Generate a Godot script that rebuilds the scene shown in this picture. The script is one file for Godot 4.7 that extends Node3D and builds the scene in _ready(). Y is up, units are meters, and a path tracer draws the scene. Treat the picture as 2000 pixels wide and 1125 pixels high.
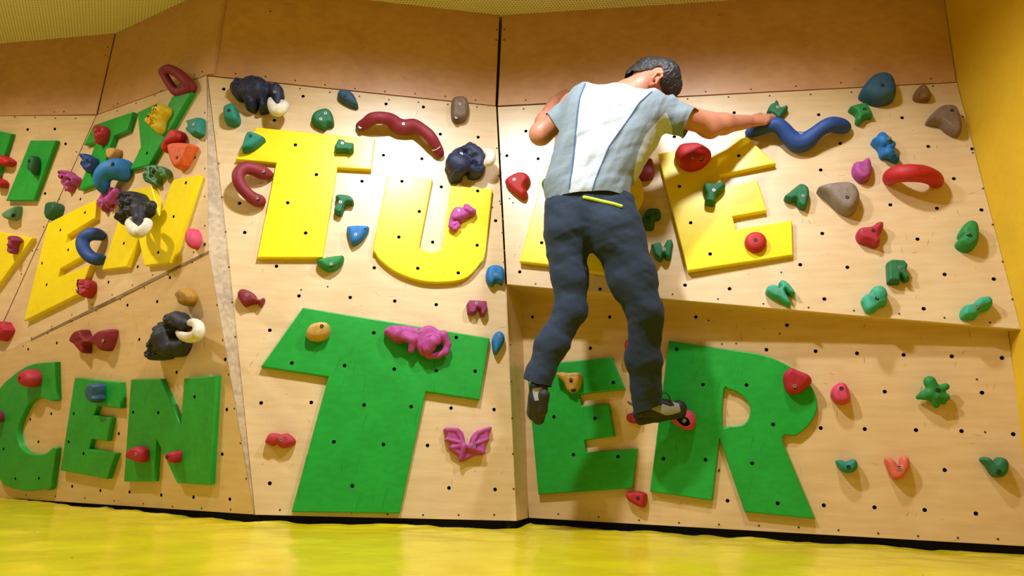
extends Node3D
# An indoor climbing wall of plywood facets with painted letters, moulded holds and one climber.
# Pixels of the 2000 x 1125 photograph give directions; distances come from the wall facet that each thing touches.

const F := 1500.0
var eye := Vector3.ZERO
var fwd := Vector3.FORWARD
var rgt := Vector3.RIGHT
var upv := Vector3.UP
var P := {}            # wall facets: name -> Transform3D (x right, y up, z out of the facet)
var taken := {}
var M := {}
var ceiling_height := 2.575
var noise := FastNoiseLite.new()
var bolt_mesh: ArrayMesh
var recess_disc_mesh: ArrayMesh
var wall_root: Node3D

func _ready() -> void:
	# camera, close to the mat and looking up at the wall
	noise.seed = 11
	noise.frequency = 1.0
	noise.fractal_octaves = 3
	var pitch := atan((910.0 - 562.5) / F)
	var roll := atan(0.035)
	fwd = Vector3(0, sin(pitch), -cos(pitch))
	var u0 := Vector3(0, cos(pitch), sin(pitch))
	rgt = Vector3.RIGHT * cos(roll) + u0 * sin(roll)
	upv = u0 * cos(roll) - Vector3.RIGHT * sin(roll)
	var d := ray(1030, 1013)
	eye = Vector3(0, 3.7 * d.y / d.z, 0)
	var cam := Camera3D.new()
	cam.name = "camera"
	cam.fov = rad_to_deg(2.0 * atan(562.5 / F))
	cam.near = 0.02
	cam.transform = Transform3D(Basis(rgt, upv, -fwd), eye)
	add_child(cam)
	cam.current = true
	# environment: an indoor place, everything is lit by ceiling lamps, two of them added for fill
	var we := WorldEnvironment.new()
	we.name = "world"
	var env := Environment.new()
	env.background_mode = Environment.BG_COLOR
	env.background_color = Color(0.02, 0.018, 0.015)
	env.tonemap_mode = Environment.TONE_MAPPER_LINEAR
	env.tonemap_exposure = 1.1
	env.sdfgi_enabled = true
	env.ssao_enabled = true
	env.ssil_enabled = true
	we.environment = env
	add_child(we)
	make_materials()
	# lamps: a row of downlights in front of the wall and two warm fill lamps added deeper in the room
	downlight(Vector3(-0.45, ceiling_height, -2.15), 5.4, Color(0.95, 0.975, 1.0), 0.07, "ceiling downlight in front of the pale middle panel")
	downlight(Vector3(0.75, ceiling_height, -2.3), 2.7, Color(0.96, 0.975, 1.0), 0.07, "ceiling downlight in front of the leaning panel")
	downlight(Vector3(-3.1, ceiling_height, -2.7), 4.0, Color(1.0, 0.97, 0.92), 0.07, "ceiling downlight in front of the left wing")
	downlight(Vector3(-1.6, ceiling_height, 0.6), 0.9, Color(1.0, 0.88, 0.72), 0.12, "added warm fill lamp in the middle of the room")
	downlight(Vector3(0.9, ceiling_height, 0.8), 0.9, Color(1.0, 0.88, 0.72), 0.12, "added warm fill lamp by the yellow wall")
	make_facets()
	make_setting()
	make_letters()
	make_holds()
	make_climber()

# ---------------------------------------------------------------- geometry of the view
func ray(x: float, y: float) -> Vector3:
	return fwd + rgt * ((x - 1000.0) / F) - upv * ((y - 562.5) / F)

func on_plane(x: float, y: float, n: Vector3, q: Vector3) -> Vector3:
	var d := ray(x, y)
	return eye + d * (n.dot(q - eye) / n.dot(d))

func hit(x: float, y: float, key: String, off := 0.0) -> Vector3:
	var t: Transform3D = P[key]
	return on_plane(x, y, t.basis.z, t.origin + t.basis.z * off)

func loc(x: float, y: float, key: String, off := 0.0) -> Vector2:
	var t: Transform3D = P[key]
	var v := hit(x, y, key, off) - t.origin
	return Vector2(v.dot(t.basis.x), v.dot(t.basis.y))

func facet(key: String, a: Vector3, b: Vector3, c: Vector3) -> void:
	var n := (b - a).cross(c - a).normalized()
	if n.dot(eye - a) < 0.0:
		n = -n
	var x := Vector3.UP.cross(n).normalized()
	P[key] = Transform3D(Basis(x, n.cross(x), n), a)

# the leaning panel is slightly twisted: z = t0 + t1 x + t2 y + t3 xy over its mean plane
var twist := [0.0, 0.0, 0.0, 0.0]

func bend(x: float, y: float) -> float:
	return twist[0] + twist[1] * x + twist[2] * y + twist[3] * x * y

func fit_twist(corners: Array) -> void:
	var inv: Transform3D = (P["high"] as Transform3D).affine_inverse()
	var m := []
	for c: Vector3 in corners:
		var q := inv * c
		m.append([1.0, q.x, q.y, q.x * q.y, q.z])
	for i in 4:
		var piv := i
		for j in range(i + 1, 4):
			if absf(m[j][i]) > absf(m[piv][i]):
				piv = j
		var tmp: Array = m[i]
		m[i] = m[piv]
		m[piv] = tmp
		for j in 4:
			if j != i:
				var k: float = m[j][i] / m[i][i]
				for l in 5:
					m[j][l] -= k * m[i][l]
	for i in 4:
		twist[i] = m[i][4] / m[i][i]

# the plane that touches the twisted panel where a thing is fixed
func seat(key: String, x: float, y: float) -> String:
	if key != "high":
		return key
	var q := Vector2.ZERO
	for k in 6:
		q = loc(x, y, "high", bend(q.x, q.y))
	var t: Transform3D = P["high"]
	var c := t * Vector3(q.x, q.y, bend(q.x, q.y))
	var called := "high %d %d" % [roundi(x), roundi(y)]
	facet(called, c, t * Vector3(q.x + 0.02, q.y, bend(q.x + 0.02, q.y)), t * Vector3(q.x, q.y + 0.02, bend(q.x, q.y + 0.02)))
	return called

func middle(pts: Array) -> Vector2:
	var c := Vector2.ZERO
	for i in range(0, pts.size(), 2):
		c += Vector2(pts[i], pts[i + 1]) / (pts.size() / 2.0)
	return c

func poly(pts: Array, key: String, off := 0.0) -> PackedVector2Array:
	var r := PackedVector2Array()
	for i in range(0, pts.size(), 2):
		r.append(loc(pts[i], pts[i + 1], key, off))
	return r

# ---------------------------------------------------------------- objects
func numbered(called: String) -> String:
	var k: int = taken.get(called, 0)
	taken[called] = k + 1
	return called if k == 0 else "%s_%03d" % [called, k]

func thing(called: String, label: String, category: String, at: Transform3D, group := "") -> Node3D:
	var o := Node3D.new()
	o.name = numbered(called)
	o.transform = at
	o.set_meta("label", label)
	o.set_meta("category", category)
	if group != "":
		o.set_meta("group", group)
	add_child(o, true)
	return o

func part(called: String, m: Mesh, mat: Material, parent: Node, at := Transform3D.IDENTITY) -> MeshInstance3D:
	var o := MeshInstance3D.new()
	o.name = called
	o.mesh = m
	o.material_override = mat
	o.transform = at
	parent.add_child(o, true)
	return o

func structure(called: String, m: Mesh, mat: Material, label := "", at := Transform3D.IDENTITY) -> MeshInstance3D:
	var o := part(called, m, mat, self, at)
	o.set_meta("kind", "structure")
	if label != "":
		o.set_meta("label", label)
	return o

func box(lo: Vector3, hi: Vector3) -> ArrayMesh:
	var b := BoxMesh.new()
	b.size = hi - lo
	var st := SurfaceTool.new()
	st.append_from(b, 0, Transform3D(Basis.IDENTITY, (lo + hi) * 0.5))
	return st.commit()

# verts + indices -> smooth mesh, wound so that front faces run clockwise
func smooth_mesh(v: PackedVector3Array, ix: PackedInt32Array, closed := true) -> ArrayMesh:
	var nn := PackedVector3Array()
	nn.resize(v.size())
	var vol := 0.0
	for i in range(0, ix.size(), 3):
		var a := v[ix[i]]
		var b := v[ix[i + 1]]
		var c := v[ix[i + 2]]
		var f := (b - a).cross(c - a)
		vol += a.dot(b.cross(c))
		nn[ix[i]] += f
		nn[ix[i + 1]] += f
		nn[ix[i + 2]] += f
	var flip := closed and vol > 0.0
	var s := -1.0
	if flip:
		s = 1.0
		for i in range(0, ix.size(), 3):
			var t := ix[i + 1]
			ix[i + 1] = ix[i + 2]
			ix[i + 2] = t
	for i in nn.size():
		nn[i] = (nn[i] * s).normalized()
	return mesh_from(v, nn, ix)

func mesh_from(v: PackedVector3Array, n: PackedVector3Array, ix: PackedInt32Array) -> ArrayMesh:
	var a := []
	a.resize(Mesh.ARRAY_MAX)
	a[Mesh.ARRAY_VERTEX] = v
	a[Mesh.ARRAY_NORMAL] = n
	a[Mesh.ARRAY_INDEX] = ix
	var m := ArrayMesh.new()
	m.add_surface_from_arrays(Mesh.PRIMITIVE_TRIANGLES, a)
	return m

# a tube along points with a radius at each, ends rounded
func tube(pts: PackedVector3Array, rr: PackedFloat32Array, sides := 12) -> ArrayMesh:
	var v := PackedVector3Array()
	var ix := PackedInt32Array()
	var cp := PackedVector3Array()
	var cr := PackedFloat32Array()
	var d0 := (pts[1] - pts[0]).normalized()
	var d1 := (pts[-1] - pts[-2]).normalized()
	for q in [[-1.0, 0.05], [-0.8, 0.6], [-0.4, 0.92]]:
		cp.append(pts[0] + d0 * (rr[0] * float(q[0])))
		cr.append(rr[0] * float(q[1]))
	for i in pts.size():
		cp.append(pts[i])
		cr.append(rr[i])
	for q in [[0.4, 0.92], [0.8, 0.6], [1.0, 0.05]]:
		cp.append(pts[-1] + d1 * (rr[-1] * float(q[0])))
		cr.append(rr[-1] * float(q[1]))
	var ref := d0.cross(Vector3.UP if absf(d0.y) < 0.9 else Vector3.RIGHT).normalized()
	for i in cp.size():
		var d := (cp[mini(i + 1, cp.size() - 1)] - cp[maxi(i - 1, 0)]).normalized()
		ref = (ref - d * ref.dot(d)).normalized()
		var w := d.cross(ref)
		for k in sides:
			var an := TAU * k / sides
			v.append(cp[i] + (ref * cos(an) + w * sin(an)) * cr[i])
	for i in cp.size() - 1:
		for k in sides:
			var a := i * sides + k
			var b := i * sides + (k + 1) % sides
			ix.append_array([a, b, a + sides, b, b + sides, a + sides])
	return smooth_mesh(v, ix)

func lathe(prof: Array, sides := 16) -> ArrayMesh:
	var st := SurfaceTool.new()
	st.begin(Mesh.PRIMITIVE_TRIANGLES)
	st.set_smooth_group(-1)
	for i in prof.size() - 1:
		for k in sides:
			var a0 := TAU * k / sides
			var a1 := TAU * (k + 1) / sides
			var p := Vector3(prof[i][0] * cos(a0), prof[i][0] * sin(a0), prof[i][1])
			var q := Vector3(prof[i][0] * cos(a1), prof[i][0] * sin(a1), prof[i][1])
			var r := Vector3(prof[i + 1][0] * cos(a0), prof[i + 1][0] * sin(a0), prof[i + 1][1])
			var s := Vector3(prof[i + 1][0] * cos(a1), prof[i + 1][0] * sin(a1), prof[i + 1][1])
			for t in [p, r, q, q, r, s]:
				st.add_vertex(t)
	st.generate_normals()
	return st.commit()

func spline(p: PackedVector2Array, sub := 4) -> PackedVector2Array:
	var r := PackedVector2Array()
	var n := p.size()
	for i in n:
		for k in sub:
			r.append(p[i].cubic_interpolate(p[(i + 1) % n], p[(i + n - 1) % n], p[(i + 2) % n], float(k) / sub))
	return r

func resample(p: PackedVector2Array, step: float) -> PackedVector2Array:
	var r := PackedVector2Array()
	var n := p.size()
	for i in n:
		var a := p[i]
		var b := p[(i + 1) % n]
		var c := maxi(1, ceili(a.distance_to(b) / step))
		for k in c:
			r.append(a.lerp(b, float(k) / c))
	return r

func inset(p: PackedVector2Array, w: float) -> PackedVector2Array:
	var r := PackedVector2Array()
	var n := p.size()
	var s := -1.0 if Geometry2D.is_polygon_clockwise(p) else 1.0
	for i in n:
		var d0 := (p[i] - p[(i + n - 1) % n]).normalized()
		var d1 := (p[(i + 1) % n] - p[i]).normalized()
		var n0 := Vector2(-d0.y, d0.x)
		var n1 := Vector2(-d1.y, d1.x)
		var m := (n0 + n1) / maxf(0.35, 1.0 + n0.dot(n1))
		r.append(p[i] + m * (w * s))
	return r

# flat plate: outline, counters (openings), round bolt holes; front face at z1 with an eased edge, back at z0
func plate(outline: PackedVector2Array, counters: Array, holes: PackedVector2Array, hr: float, z0: float, z1: float, ease: float, step: float, bent := false) -> ArrayMesh:
	var outer := resample(outline, step)
	var rim := inset(outer, ease)
	var pts := PackedVector2Array(rim)
	var rings := []
	var c_out := []
	for c: PackedVector2Array in counters:
		var cc := resample(c, step)
		var cr := inset(cc, -ease)
		c_out.append([cc, cr])
		pts.append_array(cr)
	var sides := 10
	for h in holes:
		for k in sides:
			pts.append(h + Vector2.from_angle(TAU * k / sides) * hr)
	var lo := Vector2(INF, INF)
	var hi := -lo
	for q in rim:
		lo = lo.min(q)
		hi = hi.max(q)
	if bent:
		var gx := lo.x + 0.05
		while gx < hi.x:
			var gy := lo.y + 0.05
			while gy < hi.y:
				var g := Vector2(gx, gy)
				var free := Geometry2D.is_point_in_polygon(g, rim)
				for h in holes:
					free = free and g.distance_to(h) > 0.02
				if free:
					pts.append(g)
				gy += 0.1
			gx += 0.1
	var shaken := PackedVector2Array(pts)   # evenly spaced points in line upset the triangulation
	var rng := RandomNumberGenerator.new()
	rng.seed = pts.size()
	for i in shaken.size():
		shaken[i] += Vector2(rng.randf_range(-1, 1), rng.randf_range(-1, 1)) * 0.0002
	var tri := Geometry2D.triangulate_delaunay(shaken)
	var st := SurfaceTool.new()
	st.begin(Mesh.PRIMITIVE_TRIANGLES)
	for i in range(0, tri.size(), 3):
		var a := pts[tri[i]]
		var b := pts[tri[i + 1]]
		var c := pts[tri[i + 2]]
		var m := (a + b + c) / 3.0
		if not Geometry2D.is_point_in_polygon(m, rim):
			continue
		var skip := false
		for co: Array in c_out:
			if Geometry2D.is_point_in_polygon(m, co[1]):
				skip = true
		for h in holes:
			if m.distance_to(h) < hr * 0.97:
				skip = true
		if skip:
			continue
		if (b - a).cross(c - a) > 0.0:
			var t := b
			b = c
			c = t
		st.set_normal(Vector3(0, 0, 1))
		for q: Vector2 in [a, b, c]:
			st.add_vertex(Vector3(q.x, q.y, z1))
		st.set_normal(Vector3(0, 0, -1))
		for q: Vector2 in [a, c, b]:
			st.add_vertex(Vector3(q.x, q.y, z0))
	edge_band(st, outer, rim, z0, z1, ease, 1.0)
	for co: Array in c_out:
		edge_band(st, co[0], co[1], z0, z1, ease, -1.0)
	for h in holes:
		for k in sides:
			var u := Vector2.from_angle(TAU * k / sides)
			var w := Vector2.from_angle(TAU * (k + 1) / sides)
			wall_quad(st, h + w * hr, h + u * hr, z0, z1, -w, -u)
	if bent:
		var md := MeshDataTool.new()
		md.create_from_surface(st.commit(), 0)
		var am := ArrayMesh.new()
		for i in md.get_vertex_count():
			var q := md.get_vertex(i)
			md.set_vertex(i, Vector3(q.x, q.y, q.z + bend(q.x, q.y)))
			var nn := md.get_vertex_normal(i)
			var up := Vector3(-twist[1] - twist[3] * q.y, -twist[2] - twist[3] * q.x, 1.0).normalized()
			md.set_vertex_normal(i, Vector3(nn.x, nn.y, 0) + up * nn.z)
		md.commit_to_surface(am)
		return am
	return st.commit()

func wall_quad(st: SurfaceTool, a: Vector2, b: Vector2, z0: float, z1: float, na: Vector2, nb: Vector2) -> void:
	var A := Vector3(a.x, a.y, z1)
	var B := Vector3(b.x, b.y, z1)
	var C := Vector3(b.x, b.y, z0)
	var D := Vector3(a.x, a.y, z0)
	for q in [[A, na], [C, nb], [B, nb], [A, na], [D, na], [C, nb]]:
		st.set_normal(Vector3(q[1].x, q[1].y, 0))
		st.add_vertex(q[0])

func edge_band(st: SurfaceTool, outer: PackedVector2Array, rim: PackedVector2Array, z0: float, z1: float, ease: float, side: float) -> void:
	var n := outer.size()
	var s := (1.0 if Geometry2D.is_polygon_clockwise(outer) else -1.0) * side
	for i in n:
		var j := (i + 1) % n
		var d := (outer[j] - outer[i]).normalized()
		var nm := Vector2(-d.y, d.x) * s
		var N := Vector3(nm.x, nm.y, 0)
		var U := (N + Vector3(0, 0, 1)).normalized()
		var mid_i := outer[i].lerp(rim[i], 0.3)
		var mid_j := outer[j].lerp(rim[j], 0.3)
		var zs := [[rim[i], rim[j], z1, Vector3(0, 0, 1)], [mid_i, mid_j, z1 - ease * 0.3, U], [outer[i], outer[j], z1 - ease, N], [outer[i], outer[j], z0, N]]
		for k in 3:
			var a := Vector3(zs[k][0].x, zs[k][0].y, zs[k][2])
			var b := Vector3(zs[k][1].x, zs[k][1].y, zs[k][2])
			var c := Vector3(zs[k + 1][1].x, zs[k + 1][1].y, zs[k + 1][2])
			var e := Vector3(zs[k + 1][0].x, zs[k + 1][0].y, zs[k + 1][2])
			var n0: Vector3 = zs[k][3]
			var n1: Vector3 = zs[k + 1][3]
			var lst := [[a, n0], [b, n0], [c, n1], [a, n0], [c, n1], [e, n1]]
			if (b - a).cross(c - a).dot(n0 + n1) > 0.0:
				lst = [[a, n0], [c, n1], [b, n0], [a, n0], [e, n1], [c, n1]]
			for q in lst:
				st.set_normal(q[1])
				st.add_vertex(q[0])

# threaded sockets in the bolt holes, coloured near black as the shade inside, joined (each is under ten pixels)
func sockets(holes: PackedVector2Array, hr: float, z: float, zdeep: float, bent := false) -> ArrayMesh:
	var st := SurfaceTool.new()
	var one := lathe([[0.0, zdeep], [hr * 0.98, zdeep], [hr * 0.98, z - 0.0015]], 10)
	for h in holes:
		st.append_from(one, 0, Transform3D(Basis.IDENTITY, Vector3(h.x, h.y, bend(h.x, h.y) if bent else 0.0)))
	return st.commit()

# a sheet of plywood between points in space, thick away from the viewer
func slab(pts: Array, thick: float, away: Vector3) -> ArrayMesh:
	var st := SurfaceTool.new()
	st.begin(Mesh.PRIMITIVE_TRIANGLES)
	st.set_smooth_group(-1)
	var n := pts.size()
	var back := []
	for p: Vector3 in pts:
		back.append(p + away * thick)
	for i in range(1, n - 1):
		for t in [pts[0], pts[i], pts[i + 1], back[0], back[i + 1], back[i]]:
			st.add_vertex(t)
	for i in n:
		var j := (i + 1) % n
		for t in [pts[i], back[i], pts[j], pts[j], back[i], back[j]]:
			st.add_vertex(t)
	st.generate_normals()
	return st.commit()

# ---------------------------------------------------------------- fields meshed as surface nets
class Field:
	var o := Vector3.ZERO
	var c := 0.004
	var nx := 0
	var ny := 0
	var nz := 0
	var d := PackedFloat32Array()
	func _init(lo: Vector3, hi: Vector3, cell: float) -> void:
		o = lo
		c = cell
		nx = ceili((hi.x - lo.x) / c) + 1
		ny = ceili((hi.y - lo.y) / c) + 1
		nz = ceili((hi.z - lo.z) / c) + 1
		d.resize(nx * ny * nz)
		d.fill(1.0)
	func bone(a: Vector3, b: Vector3, ra: float, rb: float, k: float, squash := 1.0) -> void:
		var pad := maxf(ra, rb) + k * 0.5 + c * 2.5
		var lo := (a.min(b) - o - Vector3.ONE * pad) / c
		var hi := (a.max(b) - o + Vector3.ONE * pad) / c
		var ab := b - a
		var l2 := maxf(ab.length_squared(), 1e-9)
		for z in range(maxi(0, int(lo.z)), mini(nz - 1, int(hi.z) + 1) + 1):
			for y in range(maxi(0, int(lo.y)), mini(ny - 1, int(hi.y) + 1) + 1):
				var i := (z * ny + y) * nx
				for x in range(maxi(0, int(lo.x)), mini(nx - 1, int(hi.x) + 1) + 1):
					var q := o + Vector3(x, y, z) * c - a
					var t := clampf(q.dot(ab) / l2, 0.0, 1.0)
					q -= ab * t
					q.z /= squash
					var e := q.length() - lerpf(ra, rb, t)
					var f := d[i + x]
					if k > 0.0:
						var h := maxf(k - absf(e - f), 0.0) / k
						d[i + x] = minf(e, f) - h * h * k * 0.25
					else:
						d[i + x] = minf(e, f)
	func dent(a: Vector3, b: Vector3, r: float, k: float) -> void:
		var pad := r + k + c * 2.5
		var lo := (a.min(b) - o - Vector3.ONE * pad) / c
		var hi := (a.max(b) - o + Vector3.ONE * pad) / c
		var ab := b - a
		var l2 := maxf(ab.length_squared(), 1e-9)
		for z in range(maxi(0, int(lo.z)), mini(nz - 1, int(hi.z) + 1) + 1):
			for y in range(maxi(0, int(lo.y)), mini(ny - 1, int(hi.y) + 1) + 1):
				var i := (z * ny + y) * nx
				for x in range(maxi(0, int(lo.x)), mini(nx - 1, int(hi.x) + 1) + 1):
					var q := o + Vector3(x, y, z) * c - a
					var t := clampf(q.dot(ab) / l2, 0.0, 1.0)
					var e := -((q - ab * t).length() - r)
					var f := d[i + x]
					var h := maxf(k - absf(e - f), 0.0) / k
					d[i + x] = maxf(e, f) + h * h * k * 0.25
	func floor_at(z0: float) -> void:
		for z in nz:
			var e := z0 - (o.z + z * c)
			if e < -c * 3.0:
				continue
			for i in range(z * nx * ny, (z + 1) * nx * ny):
				d[i] = maxf(d[i], e)
	func top(x: float, y: float) -> float:
		var ix := clampi(roundi((x - o.x) / c), 0, nx - 1)
		var iy := clampi(roundi((y - o.y) / c), 0, ny - 1)
		for z in range(nz - 2, -1, -1):
			var a := d[(z * ny + iy) * nx + ix]
			if a < 0.0:
				var b := d[((z + 1) * ny + iy) * nx + ix]
				return o.z + (z + a / (a - b)) * c
		return 0.0
	func net() -> Array:
		var v := PackedVector3Array()
		var ix := PackedInt32Array()
		var sx := 1
		var sy := nx
		var sz := nx * ny
		var at := PackedInt32Array()
		at.resize(nx * ny * nz)
		at.fill(-1)
		var offs := [0, sx, sy, sx + sy, sz, sx + sz, sy + sz, sx + sy + sz]
		var cor := [Vector3(0, 0, 0), Vector3(1, 0, 0), Vector3(0, 1, 0), Vector3(1, 1, 0), Vector3(0, 0, 1), Vector3(1, 0, 1), Vector3(0, 1, 1), Vector3(1, 1, 1)]
		var edges := [[0, 1], [2, 3], [4, 5], [6, 7], [0, 2], [1, 3], [4, 6], [5, 7], [0, 4], [1, 5], [2, 6], [3, 7]]
		var near := c * 1.9
		for z in nz - 1:
			for y in ny - 1:
				var row := z * sz + y * sy
				for i in range(row, row + nx - 1):
					if absf(d[i]) > near:
						continue
					var x := i - row
					var s := int(d[i] < 0.0) + int(d[i + 1] < 0.0) + int(d[i + sy] < 0.0) + int(d[i + sy + 1] < 0.0) + int(d[i + sz] < 0.0) + int(d[i + sz + 1] < 0.0) + int(d[i + sz + sy] < 0.0) + int(d[i + sz + sy + 1] < 0.0)
					if s == 0 or s == 8:
						continue
					var sum := Vector3.ZERO
					var n := 0
					for e: Array in edges:
						var a := d[i + offs[e[0]]]
						var b := d[i + offs[e[1]]]
						if (a < 0.0) != (b < 0.0):
							sum += cor[e[0]].lerp(cor[e[1]], a / (a - b))
							n += 1
					at[i] = v.size()
					v.append(o + (Vector3(x, y, z) + sum / n) * c)
		for z in range(1, nz - 1):
			for y in range(1, ny - 1):
				var row := z * sz + y * sy
				for i in range(row + 1, row + nx - 1):
					if at[i] < 0:
						continue
					var a := d[i] < 0.0
					if a != (d[i + sx] < 0.0):
						quad(ix, at[i], at[i - sy], at[i - sy - sz], at[i - sz], a)
					if a != (d[i + sy] < 0.0):
						quad(ix, at[i], at[i - sz], at[i - sz - sx], at[i - sx], a)
					if a != (d[i + sz] < 0.0):
						quad(ix, at[i], at[i - sx], at[i - sx - sy], at[i - sy], a)
		return [v, ix]
	func quad(ix: PackedInt32Array, a: int, b: int, c2: int, e: int, inside: bool) -> void:
		if a < 0 or b < 0 or c2 < 0 or e < 0:
			return
		if inside:
			ix.append_array([a, b, c2, a, c2, e])
		else:
			ix.append_array([a, c2, b, a, e, c2])

func seg_dist(p: Vector2, a: Vector2, b: Vector2) -> float:
	var ab := b - a
	var t := clampf((p - a).dot(ab) / maxf(ab.length_squared(), 1e-12), 0.0, 1.0)
	return p.distance_to(a + ab * t)

func poly_sd(p: Vector2, pg: PackedVector2Array) -> float:
	var m := 1e9
	var a := pg[-1]
	for b in pg:
		var ab := b - a
		var ap := p - a
		var t := ap.dot(ab) / ab.length_squared()
		if t > 0.0:
			ap -= ab * minf(t, 1.0)
		m = minf(m, ap.length_squared())
		a = b
	return -sqrt(m) if Geometry2D.is_point_in_polygon(p, pg) else sqrt(m)

# ---------------------------------------------------------------- climbing holds
# pts: outline in photo pixels; H: height off the wall; R: how far in from the outline the dome rises
# opts: open (list of openings as pixel outlines), bones [[x, y, h, r, x, y, h, r]...] (pixels, metres out, radius in pixels),
#       dents the same, bolts [x, y, ...], sharp, tilt (height gain per metre upward), lump (surface lumps), black (bolts coloured like a shaded empty hole)
func hold(called: String, label: String, mat: String, key: String, off: float, pts: Array, H: float, R: float, opts := {}) -> Node3D:
	var mid: float = off + H * 0.4
	var spot := middle(pts if pts.size() > 0 else opts.at)
	key = seat(key, spot.x, spot.y)
	var pg := poly(pts, key, mid) if pts.size() > 0 else PackedVector2Array()
	var cx := 0.0
	var cy := 0.0
	var src: Array = pts if pts.size() > 0 else opts.at
	for i in range(0, src.size(), 2):
		cx += src[i]
		cy += src[i + 1]
	cx /= src.size() / 2.0
	cy /= src.size() / 2.0
	var c2 := loc(cx, cy, key, mid)
	var px := hit(cx, cy, key, mid).distance_to(eye) / F
	for i in pg.size():
		pg[i] -= c2
	if pg.size() > 0 and key in ["wing", "base", "far"]:
		# seen at a slant, part of the width in the picture is the hold's own height
		var wide := Vector2(INF, -INF)
		for q in pg:
			wide = Vector2(minf(wide.x, q.x), maxf(wide.y, q.x))
		var k := maxf(0.55, 1.0 - H * 1.0 / (wide.y - wide.x))
		for i in pg.size():
			pg[i].x *= k
	if pg.size() > 0 and not opts.has("sharp"):
		pg = spline(pg, 3)
	var bones := []
	for b: Array in opts.get("bones", []):
		bones.append([at_height(b[0], b[1], key, off, b[2], c2), at_height(b[4], b[5], key, off, b[6], c2), b[3] * px, b[7] * px])
	var dents := []
	for b: Array in opts.get("dents", []):
		dents.append([at_height(b[0], b[1], key, off, b[2], c2), at_height(b[4], b[5], key, off, b[6], c2), b[3] * px])
	var lo := Vector3(INF, INF, -0.006)
	var hi := Vector3(-INF, -INF, H * (1.0 + 0.5 * float(opts.get("tilt", 0.0))))
	for q in pg:
		lo = Vector3(minf(lo.x, q.x), minf(lo.y, q.y), lo.z)
		hi = Vector3(maxf(hi.x, q.x), maxf(hi.y, q.y), hi.z)
	for b: Array in bones:
		var m: float = maxf(b[2], b[3])
		for q: Vector3 in [b[0], b[1]]:
			lo = Vector3(minf(lo.x, q.x - m), minf(lo.y, q.y - m), lo.z)
			hi = hi.max(q + Vector3.ONE * m)
	var size := maxf(hi.x - lo.x, hi.y - lo.y)
	var cell: float = opts.get("cell", clampf(size / 34.0, 0.0025, 0.0045))
	lo -= Vector3.ONE * cell * 3.0
	hi += Vector3.ONE * cell * 3.0
	var f := Field.new(lo, hi, cell)
	if pg.size() > 0:
		var opens := []
		for h: Array in opts.get("open", []):
			var hp := poly(h, key, mid)
			for i in hp.size():
				hp[i] -= c2
			opens.append(spline(hp, 3))
		var tilt: float = opts.get("tilt", 0.0)
		var lump: float = opts.get("lump", 0.0)
		var half := maxf(size * 0.5, 0.01)
		for y in f.ny:
			for x in f.nx:
				var q := Vector2(lo.x + x * cell, lo.y + y * cell)
				var sd := poly_sd(q, pg)
				for h: PackedVector2Array in opens:
					sd = maxf(sd, -poly_sd(q, h))
				if sd > cell * 4.0:
					continue
				var a := maxf((sd + R) / R, 0.0)
				a = a * a * a
				var hh := H * (1.0 + tilt * clampf(q.y / half, -1.0, 1.0) * 0.5)
				if lump > 0.0:
					hh *= 1.0 + lump * noise.get_noise_3d((q.x + cx) * 24.0, (q.y + cy) * 24.0, cx)
				for z in f.nz:
					var zz := absf(lo.z + z * cell) / hh
					f.d[(z * f.ny + y) * f.nx + x] = (pow(a + zz * zz * zz, 0.3333) - 1.0) * minf(R, hh)
	for b: Array in bones:
		f.bone(b[0], b[1], b[2], b[3], opts.get("blend", 0.012))
	for b: Array in dents:
		f.dent(b[0], b[1], b[2], opts.get("groove", 0.006))
	f.floor_at(-0.003)
	var r := f.net()
	var o := thing(called, label, "hold", P[key] * Transform3D(Basis.IDENTITY, Vector3(c2.x, c2.y, off)), opts.get("group", ""))
	part(opts.get("body", "body"), smooth_mesh(r[0], r[1]), M[mat], o)
	var bl: Array = opts.get("bolts", [])
	for i in range(0, bl.size(), 2):
		var b2 := loc(bl[i], bl[i + 1], key, off + float(opts.get("bolt_height", H * 0.85))) - c2
		var zt := f.top(b2.x, b2.y)
		var w := part("bolt", bolt_mesh, M.recess_black if opts.has("black") else M.steel, o, Transform3D(Basis.IDENTITY, Vector3(b2.x, b2.y, zt - 0.0025)))  # a black head carries the shade of a deep bolt hole as colour
		part("recess_disc", recess_disc_mesh, M.recess_black, w)  # dark disc standing in for the shaded recess round the bolt
	return o

# a point over the facet at a height, so that it shows at that pixel
func at_height(x: float, y: float, key: String, off: float, h: float, c2: Vector2) -> Vector3:
	var q := loc(x, y, key, off + h) - c2
	return Vector3(q.x, q.y, h)
# tube-shaped holds: [x, y, height, radius in pixels]... -> bones along a smooth path
func tube_bones(path: Array) -> Array:
	var r := []
	var n := path.size()
	var prev := []
	for i in n - 1:
		for k in 3:
			var t := k / 3.0
			var q := []
			for j in 4:
				q.append(cubic_interpolate(path[i][j], path[i + 1][j], path[maxi(i - 1, 0)][j], path[mini(i + 2, n - 1)][j], t))
			if prev.size() > 0:
				r.append(prev + q)
			prev = q
	r.append(prev + path[n - 1])
	return r

func tube_hold(called: String, label: String, mat: String, key: String, off: float, path: Array, opts := {}) -> Node3D:
	var at := []
	for q: Array in path:
		at.append_array([q[0], q[1]])
	opts["at"] = at
	opts["bolt_height"] = 0.07
	opts["bones"] = tube_bones(path) + opts.get("bones", [])
	return hold(called, label, mat, key, off, [], 0.02, 0.02, opts)

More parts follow.
